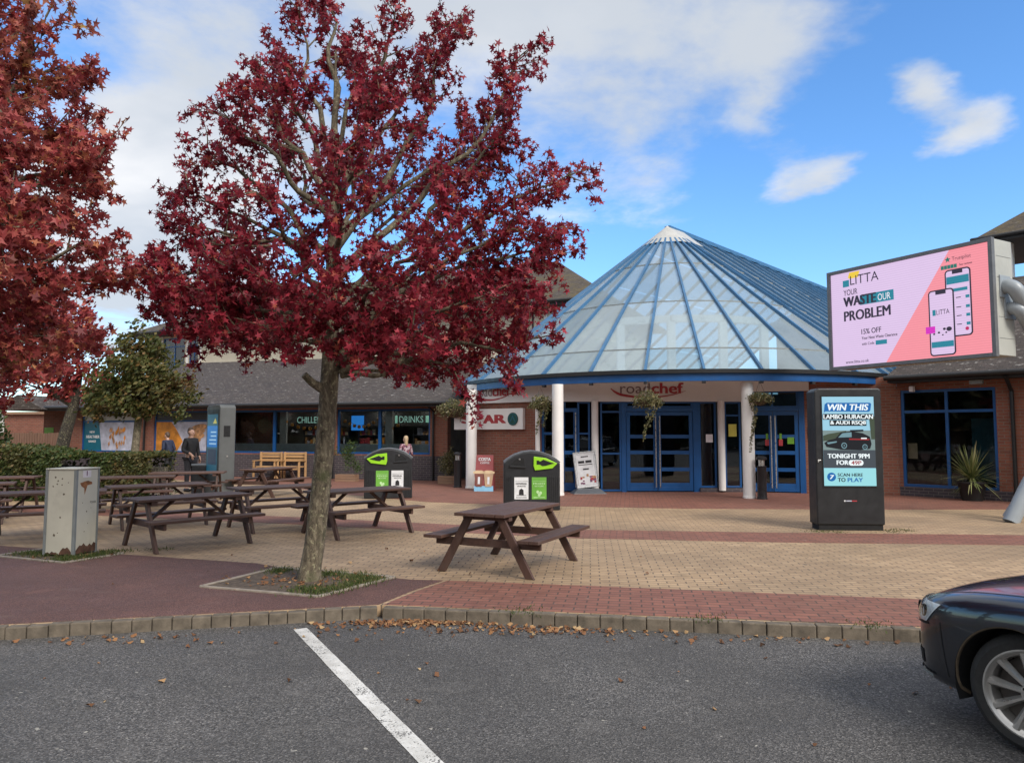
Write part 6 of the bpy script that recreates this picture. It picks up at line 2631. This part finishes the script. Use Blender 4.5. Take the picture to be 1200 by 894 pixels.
M['skin'] = plain('skin', (0.45, 0.27, 0.20), 0.55, var=0.06)
M['blackcoat'] = plain('black_coat', (0.012, 0.012, 0.014), 0.8, var=.25)
M['navycoat'] = plain('navy_coat', (0.012, 0.02, 0.05), 0.75, var=.25)
M['darktrousers'] = plain('dark_trousers', (0.02, 0.02, 0.026), 0.8)
M['brownhair'] = plain('brown_hair', (0.07, 0.04, 0.022), 0.6, var=.3, scale=30)
M['blondhair'] = plain('blond_hair', (0.42, 0.31, 0.19), 0.6, var=.25, scale=30)


def floral_mat():
    m, T, b, out = material('floral_blouse')
    tc = T.new('ShaderNodeTexCoord').outputs['Object']
    n = T.noise(tc, 14, 3, .6)
    T.put(b.inputs['Base Color'], T.ramp(n, (.38, (.03, .025, .05)), (.48, (.25, .06, .09)), (.56, (.5, .42, .45)), (.7, (.10, .05, .10))))
    b.inputs['Roughness'].default_value = .8
    return m


M['floral'] = floral_mat()


def person(label, loc, rz, H, coat, hair, long_hair=False, lean=0.0, arm=(0, 0), group=None):
    """faces local -Y; H standing height"""
    root = thing('person', label, 'person', loc, rz, group)
    k = H / 1.72

    def P(x, y, z):
        t = max(0, z - .9)
        return (x * k, (y - lean * t) * k, z * k)
    V, E, R = [], [], []

    def chain(pts, start=None):
        prev = start
        for (x, y, z, r) in pts:
            V.append(P(x, y, z))
            R.append(r * k)
            if prev is not None:
                E.append((prev, len(V) - 1))
            prev = len(V) - 1
        return prev
    chain([(0, 0, .95, .12), (0, .0, 1.15, .115), (0, 0, 1.32, .12), (0, .01, 1.44, .07), (0, .0, 1.50, .052), (0, -.012, 1.57, .078), (0, -.012, 1.64, .088), (0, .0, 1.70, .052)])
    chest = 2
    hands = []
    for s in (-1, 1):
        f, b = arm
        chain([(s * .09, 0, .88, .085), (s * .10, -.01, .50, .058), (s * .10, .015, .09, .042), (s * .11, -.11, .04, .036)], 0)
        bend = f if s < 0 else b
        w = chain([(s * .17, 0, 1.40, .055), (s * .23, .02, 1.12, .042), (s * (.235 - .12 * bend), -.06 - .2 * bend, .88 + .22 * bend, .030), (s * (.235 - .14 * bend), -.08 - .25 * bend, .82 + .22 * bend, .032)], chest)
        hx, hy, hz = s * (.235 - .14 * bend), -.08 - .25 * bend, .82 + .22 * bend
        for q, ln in ((-.028, .07), (-.010, .085), (.010, .08), (.028, .062)):
            chain([(hx, hy + q, hz - .03, .011), (hx - s * .008, hy + q * 1.2, hz - .03 - ln * .6, .009), (hx - s * .022, hy + q * 1.2, hz - .03 - ln, .008)], w)
        chain([(hx - s * .015, hy - .035, hz, .011), (hx - s * .03, hy - .055, hz - .035, .009)], w)
    chain([(0, -.092, 1.61, .016), (0, -.105, 1.595, .012)], 6)                         # nose
    for s in (-1, 1):
        chain([(s * .088, .0, 1.615, .016)], 6)                                          # ears
    skin_mesh(V, E, R, 'skin', 'body', root, 2)
    # eyes and mouth
    m = MB()
    for s in (-1, 1):
        x, y, z = P(s * .033, -.088, 1.635)
        m.lathe([(.002, -.008), (.009, -.005), (.011, 0), (.009, .005), (.002, .008)], 8, c=(x, y, z))
    m.build('eyes', 'ink', root)
    # coat
    V, E, R = [], [], []
    chain([(0, 0, .80, .135), (0, 0, 1.0, .142), (0, 0, 1.2, .14), (0, 0, 1.36, .14), (0, .01, 1.46, .075)])
    for s in (-1, 1):
        bend = arm[0] if s < 0 else arm[1]
        chain([(s * .165, 0, 1.40, .075), (s * .235, .02, 1.12, .058), (s * (.237 - .11 * bend), -.05 - .18 * bend, .90 + .2 * bend, .045)], 3)
    skin_mesh(V, E, R, coat, 'coat', root, 2)
    V, E, R = [], [], []
    chain([(0, 0, .90, .132)])
    for s in (-1, 1):
        chain([(s * .09, 0, .84, .10), (s * .10, -.01, .50, .072), (s * .10, .015, .10, .055)], 0)
    skin_mesh(V, E, R, 'darktrousers', 'trousers', root, 2)
    V, E, R = [], [], []
    for s in (-1, 1):
        V.append(P(s * .105, .03, .045))
        V.append(P(s * .11, -.15, .035))
        R += [.045 * k, .04 * k]
        E.append((len(V) - 2, len(V) - 1))
    m = MB()
    for s in (-1, 1):
        a, b = P(s * .105, .05, .04), P(s * .115, -.17, .032)
        m.tube([a, ((a[0] + b[0]) / 2, (a[1] + b[1]) / 2, .045), b], [.05, .052, .035], 10)
    m.build('shoes', 'ink', root, smooth=60)
    # hair: cap and, when long, a fall at the back
    V, E, R = [], [], []
    chain([(0, -.03, 1.715, .07), (0, .015, 1.70, .094), (0, .05, 1.63, .085), (0, .05, 1.55, .062)] + ([(0, .06, 1.46, .07), (0, .06, 1.38, .05)] if long_hair else []))
    skin_mesh(V, E, R, hair, 'hair', root, 2)
    return root


person('person in a black coat standing beside the dark grey advertising post', (-8.98, 20.6, 0), radians(60), 1.74, 'blackcoat', 'brownhair', arm=(.7, .2))
person('person in a navy jacket leaning forward in front of the bakery poster', (-11.9, 25.6, 0), radians(-120), 1.62, 'navycoat', 'brownhair', lean=.22, arm=(.5, .9))
person('fair-haired person in a floral top standing behind the left litter bin', (-3.35, 23.2, 0), radians(-150), 1.50, 'floral', 'blondhair', True, arm=(.2, .6))


# ------------------------------------------------------------------ dark estate car
def carpaint():
    m, T, b, out = material('navy_black_car_paint')
    b.inputs['Base Color'].default_value = (0.004, 0.006, 0.012, 1)
    b.inputs['Roughness'].default_value = 0.32
    b.inputs['Metallic'].default_value = 0.25
    b.inputs['Coat Weight'].default_value = 1.0
    b.inputs['Coat Roughness'].default_value = 0.04
    tc = T.new('ShaderNodeTexCoord').outputs['Object']
    n = T.noise(tc, 3.0, 6, .7)
    T.put(b.inputs['Coat Roughness'], T.ramp(n, (.35, .03), (.75, .13)))
    d = T.math('MULTIPLY', T.step(n, .5, .8), .35)
    s = T.new('ShaderNodeSeparateXYZ')
    T.l.new(tc, s.inputs[0])
    low = T.math('SUBTRACT', 1.0, T.step(s.outputs[2], .2, .5))
    T.put(b.inputs['Base Color'], T.mix(T.math('MULTIPLY', d, T.math('ADD', .08, T.math('MULTIPLY', low, .5))), (0.004, 0.006, 0.012), (.06, .05, .045)))
    return m


M['carpaint'] = carpaint()
M['rubber'] = plain('tyre_rubber', (0.018, 0.018, 0.018), 0.8, var=.2, scale=20, dirt=.25)
M['alloy'] = plain('alloy_wheel', (0.50, 0.49, 0.47), 0.34, metal=0.75, var=.1, scale=4, dirt=.3)
M['lampglass'] = glass_mat('lamp_glass', (.82, .86, .88), .03, 1.5, 1.4)
M['reflector'] = plain('lamp_reflector', (0.80, 0.82, 0.84), 0.3, metal=.1)
M['brake'] = plain('brake_disc', (.10, .09, .085), .5, metal=.6)
M['dustedge'] = plain('dusty_arch_edge', (0.10, 0.075, 0.05), 0.9, var=.3, scale=12)


def car():
    yaw = radians(113)
    wheel = Vector((2.735, 4.0, 0))
    h = Vector((cos(yaw), sin(yaw), 0))
    l = Vector((-sin(yaw), cos(yaw), 0))
    org = wheel - l * .80 + l * 0
    root = thing('parked_car', 'glossy dark navy estate car parked with its nose to the kerb at the right edge', 'car', (org.x, org.y, -.10), yaw)
    ST = [  # x, half width, bottom, mid, shoulder z, bonnet edge z, centre z, nose pull
        (.80, .40, .29, .43, .54, .655, .69),
        (.79, .57, .24, .44, .57, .685, .725),
        (.75, .70, .20, .455, .60, .715, .76),
        (.67, .79, .19, .465, .64, .75, .80),
        (.55, .85, .185, .48, .675, .79, .84),
        (.38, .893, .185, .48, .71, .835, .88),
        (.12, .91, .185, .49, .75, .872, .918),
        (-.30, .915, .185, .49, .80, .91, .955),
        (-.75, .915, .185, .49, .85, .945, .99),
        (-1.4, .915, .185, .49, .88, .965, 1.0),
        (-2.3, .915, .185, .49, .90, .98, 1.01),
        (-2.9, .91, .20, .50, .91, .99, 1.02),
        (-3.5, .875, .25, .52, .92, .99, 1.03),
        (-3.82, .78, .32, .55, .88, .96, 1.0),
        (-3.88, .55, .38, .56, .80, .90, .94)]
    vs, fs = [], []
    for (x, w, zb, zm, zs, ze, zc) in ST:
        x = x if x < .3 else .3 + (x - .3) * .90
        if x > -1.0:
            zs, ze, zc = (.5 + (q - .5) * .88 for q in (zs, ze, zc))
        half = [(0, zb), (w * .6, zb), (w * .93, zb + .02), (w * .985, zb + .10), (w, zm), (w * .99, zs), (w * .955, (zs + ze) / 2 + .02), (w * .80, ze), (w * .45, (ze + zc) / 2 + .012), (0, zc)]
        row = [(x, y, z) for y, z in half] + [(x, -y, z) for y, z in reversed(half[1:-1])]
        vs += row
    n = 18
    for i in range(len(ST) - 1):
        for k in range(n):
            k2 = (k + 1) % n
            fs.append((i * n + k, (i + 1) * n + k, (i + 1) * n + k2, i * n + k2))
    fs.append(tuple(range(n)))
    o = (len(ST) - 1) * n
    fs.append(tuple(reversed(range(o, o + n))))
    me = bpy.data.meshes.new('body')
    me.from_pydata(vs, [], fs)
    bo = bpy.data.objects.new('body_cage', me)
    COL.objects.link(bo)
    sb = bo.modifiers.new('sub', 'SUBSURF')
    sb.levels = sb.render_levels = 3
    cut = []
    for x in (0, -2.71):
        for s in (-1, 1):
            cm = MB()
            cm.lathe([(.352, -.2), (.352, .2)], 72, c=(x, s * .86, .32), R=Matrix.Rotation(pi / 2, 3, 'X'))
            co = cm.build('cutter', 'hole')
            cut.append(co)
            bb = bo.modifiers.new('arch', 'BOOLEAN')
            bb.object = co
            bb.operation = 'DIFFERENCE'
            bb.solver = 'EXACT'
    bpy.context.view_layer.update()
    dg = bpy.context.evaluated_depsgraph_get()
    ev = bpy.data.meshes.new_from_object(bo.evaluated_get(dg))
    bpy.data.objects.remove(bo)
    for c in cut:
        bpy.data.objects.remove(c)
    ev.name = 'body'
    ev.materials.clear()
    ev.materials.append(M['carpaint'])
    ev.polygons.foreach_set('material_index', [0] * len(ev.polygons))
    ev.shade_smooth()
    ev.set_sharp_from_angle(angle=radians(40))
    link('body', ev, root)
    bvh = BVHTree.FromPolygons([v.co.copy() for v in ev.vertices], [tuple(p.vertices) for p in ev.polygons])

    def cast(pts, d, lift):
        out = []
        for p in pts:
            r = bvh.ray_cast(Vector(p) - Vector(d) * 2.0, Vector(d))
            out.append((r[0] + r[1] * lift) if r[0] else None)
        return out

    def hug(name, outline, d, lift, mat, parent=root, N=14, thick=.0):
        """a patch lying on the body: outline is a quad of points seen along d, gridded and laid on the paint"""
        a, b, c, e = [Vector(p) for p in outline]
        vs, ok = [], []
        for j in range(N + 1):
            for i in range(N + 1):
                u, v = i / N, j / N
                p = a * (1 - u) * (1 - v) + b * u * (1 - v) + c * u * v + e * (1 - u) * v
                q = cast([p], d, lift)[0]
                vs.append(q if q else p)
                ok.append(q is not None)
        fs = []
        for j in range(N):
            for i in range(N):
                k = (j * (N + 1) + i, j * (N + 1) + i + 1, (j + 1) * (N + 1) + i + 1, (j + 1) * (N + 1) + i)
                if all(ok[t] for t in k):
                    fs.append(k)
        m = MB()
        m.add(vs, fs)
        return m.build(name, mat, parent, smooth=60)

    for s in (1, -1):
        d = Vector((-.62, -s * .78, -.02)).normalized()
        # headlight laid round the corner
        q = [(.84, s * .50, .552), (.62, s * .90, .58), (.50, s * .92, .70), (.74, s * .56, .68)]
        hl = hug('headlight', q, d, .004, 'reflector')
        hug('lens', q, d, .014, 'lampglass', hl)
        for (t, r) in ((.52, .042), (.78, .036)):
            a, b, c, e = [Vector(p) for p in q]
            ctr = (a * (1 - t) + b * t) * .5 + (e * (1 - t) + c * t) * .5
            pt = cast([ctr], d, .006)[0]
            if pt:
                m = MB()
                R = (-d).to_track_quat('Z', 'Y').to_matrix()
                m.lathe([(r, -.02), (r, .003), (r * .8, .005), (r * .75, -.01), (.004, -.012)], 20, c=pt, R=R)
                m.build('bulb_housing', 'hole', hl, smooth=40)
        hug('headlight_rim', [(.85, s * .48, .538), (.61, s * .92, .566), (.62, s * .92, .578), (.84, s * .50, .550)], d, .008, 'hole')
        fg = hug('fog_lamp', [(.84, s * .62, .32), (.68, s * .88, .32), (.66, s * .86, .40), (.82, s * .62, .40)], d, .004, 'hole')
        hug('fog_lens', [(.82, s * .66, .33), (.71, s * .84, .33), (.70, s * .82, .385), (.80, s * .66, .385)], d, .010, 'lampglass', fg)
        hug('bumper_blade', [(.86, s * .50, .262), (.60, s * .92, .27), (.60, s * .92, .288), (.86, s * .50, .28)], d, .012, 'cabtrim')
        ds = Vector((0, -s, 0))
        # panel gaps
        hug('panel_gap', [(.44, s, .60), (.446, s, .60), (.40, s, .30), (.394, s, .30)], ds, .002, 'hole', N=8)
        hug('panel_gap', [(-.62, s, .93), (-.612, s, .93), (-.60, s, .25), (-.608, s, .25)], ds, .002, 'hole', N=10)
        hug('side_crease', [(.50, s, .690), (-3.5, s, .80), (-3.5, s, .806), (.50, s, .694)], ds, .003, 'carpaint', N=24)
        m = MB()
        hug('side_repeater', [(-.45, s, .70), (-.35, s, .70), (-.35, s, .72), (-.45, s, .72)], ds, .004, 'orangeprint', N=4)
        for x in (-1.55, -2.55):
            pt = cast([(x, s * 1.0, .86)], ds, .0)[0]
            if pt:
                m = MB()
                m.tube([(x - .10, pt.y + s * .004, .86), (x - .06, pt.y + s * .032, .865), (x + .06, pt.y + s * .032, .865), (x + .10, pt.y + s * .004, .86)], .012, 8)
                m.build('door_handle', 'carpaint', root, smooth=50)
        hug('panel_gap', [(-1.72, s, .93), (-1.712, s, .93), (-1.70, s, .25), (-1.708, s, .25)], ds, .002, 'hole', N=10)
        # bonnet shut line
        dz = Vector((0, 0, -1))
        hug('bonnet_gap', [(.50, s * .74, 2), (-.72, s * .80, 2), (-.72, s * .808, 2), (.50, s * .748, 2)], dz, .002, 'hole', N=20)
    # grille and plate
    df = Vector((-1, 0, 0))
    hug('grille', [(2, -.42, .49), (2, .42, .49), (2, .40, .58), (2, -.40, .58)], df, .006, 'hole')
    hug('lower_grille', [(2, -.5, .25), (2, .5, .25), (2, .45, .36), (2, -.45, .36)], df, .006, 'hole')
    # dusty arch lips
    for x in (0, -2.71):
        for s in (1, -1):
            m = MB()
            N = 40
            pts = []
            for i in range(N + 1):
                a = radians(-28) + radians(236) * i / N
                p = Vector((x + .355 * cos(a), s * 1.2, .32 + .355 * sin(a)))
                r = bvh.ray_cast(Vector((x + .372 * cos(a), s * 2, .32 + .372 * sin(a))), Vector((0, -s, 0)))
                if r[0]:
                    pts.append(Vector((p.x, r[0].y - s * .012, p.z)))
            if len(pts) > 3:
                m.tube(pts, .013, 6)
                m.build('arch_trim', 'dustedge', root, smooth=60)
            m = MB()
            ring = [(x + .35 * cos(radians(a)), .32 + .35 * sin(radians(a))) for a in range(-20, 201, 10)]
            for p, q in zip(ring[:-1], ring[1:]):
                m.add([(p[0], s * .52, p[1]), (q[0], s * .52, q[1]), (q[0], s * .88, q[1]), (p[0], s * .88, p[1])], [(0, 1, 2, 3)])
            m.build('arch_liner', 'hole', root)
    # cabin
    cab = [(-.62, .80, .97, .0), (-1.30, .70, 1.37, 1), (-1.75, .66, 1.45, 1), (-2.6, .64, 1.45, 1), (-3.35, .62, 1.38, 1), (-3.72, .70, 1.0, 0)]
    vs, fs = [], []
    for (x, w, z, _) in cab:
        zb = .93
        vs += [(x if z > 1.1 else x, .82, zb), (x, w, max(z - .06, zb + .01)), (x, w * .8, z), (x, -w * .8, z), (x, -w, max(z - .06, zb + .01)), (x, -.82, zb)]
    for i in range(len(cab) - 1):
        for k in range(5):
            fs.append((i * 6 + k, i * 6 + k + 1, (i + 1) * 6 + k + 1, (i + 1) * 6 + k))
    m = MB()
    m.add(vs, fs)
    me_ = m.build('glasshouse', 'hole', root)
    me_.data.materials[0] = M['carglass']
    m = MB()
    m.add([(-1.28, .58, 1.385), (-1.75, .55, 1.468), (-2.6, .54, 1.468), (-3.4, .52, 1.395), (-3.4, -.52, 1.395), (-2.6, -.54, 1.468), (-1.75, -.55, 1.468), (-1.28, -.58, 1.385)], [(0, 1, 6, 7), (1, 2, 5, 6), (2, 3, 4, 5)])
    m.build('roof', 'carpaint', root)
    for s in (1, -1):
        for (a, b) in (((-.60, .81, .96), (-1.30, .70, 1.37)), ((-1.85, .82, .94), (-1.9, .67, 1.44)), ((-2.75, .82, .94), (-2.8, .655, 1.44)), ((-3.70, .76, .97), (-3.35, .63, 1.38))):
            m = MB()
            m.bar((a[0], s * a[1], a[2]), (b[0], s * b[1], b[2]), .05, .05)
            m.build('pillar', 'carpaint', root, bevel=.01)
        m = MB()
        m.box((-.98, s * 1.0, 1.02), (.12, .20, .14))
        m.build('mirror', 'carpaint', root, bevel=.035, seg=3)
        m = MB()
        m.tube([(-1.5, s * .60, 1.47), (-1.9, s * .58, 1.51), (-3.0, s * .57, 1.50), (-3.3, s * .56, 1.44)], .014, 8)
        m.build('roof_rail', 'steel', root, smooth=50)
    # wheels
    proto = None
    for x, steer in ((0, radians(13)), (-2.71, 0)):
        for s in (1, -1):
            if proto is None:
                w = MB()
                RX = Matrix.Rotation(-pi / 2, 3, 'X')
                prof = [(.225, -.10), (.235, -.112), (.275, -.118), (.302, -.10), (.316, -.07), (.318, 0), (.316, .07), (.302, .10), (.275, .118), (.235, .112), (.225, .10)]
                w.lathe(prof, 72, R=RX, cap=False)
                tyre = w.build('wheel', 'rubber', root, smooth=40)
                r = MB()
                r.lathe([(.226, -.10), (.20, -.08), (.195, .06), (.205, .085), (.228, .098), (.236, .105), (.238, .112), (.228, .113), (.215, .10)], 72, R=RX, cap=False)
                for i in range(10):
                    a = 2 * pi * i / 10 + .12
                    c_, s_ = cos(a), sin(a)
                    o_ = len(r.v)
                    w0, w1 = .017, .030
                    pp = []
                    for (rad, ww, yo) in ((.045, w0, .080), (.12, .021, .088), (.218, w1, .094)):
                        for (sg, dy) in ((-1, -.02), (-.35, .008), (.35, .008), (1, -.02)):
                            pp.append(((rad * c_ - sg * ww * s_), yo + dy, (rad * s_ + sg * ww * c_)))
                    r.add(pp, [(0, 1, 5, 4), (1, 2, 6, 5), (2, 3, 7, 6), (4, 5, 9, 8), (5, 6, 10, 9), (6, 7, 11, 10)])
                r.lathe([(.001, .095), (.03, .095), (.034, .088), (.062, .086), (.066, .06)], 30, R=RX, cap=False)
                rim = r.build('rim', 'alloy', tyre, smooth=35)
                bq = MB()
                for i in range(5):
                    a = 2 * pi * i / 5 + .45
                    bq.lathe([(.0005, .089), (.009, .089), (.010, .080)], 10, c=(.047 * cos(a), 0, .047 * sin(a)), R=RX, cap=False)
                bq.build('wheel_bolts', 'hole', tyre, smooth=40)
                k_ = MB()
                k_.lathe([(.001, .03), (.15, .03), (.15, .015), (.19, .012)], 40, R=RX, cap=False)
                k_.build('brake_disc', 'brake', tyre, smooth=40)
                proto = tyre
                t = tyre
            else:
                t = copy_tree(proto, root)
            t.location = (x, s * .80 - s * .105, .318)
            t.rotation_euler = (0, 0, steer + (0 if s > 0 else pi))


M['carglass'] = plain('dark_car_glass', (0.01, 0.012, 0.014), 0.05, spec=.7)
car()
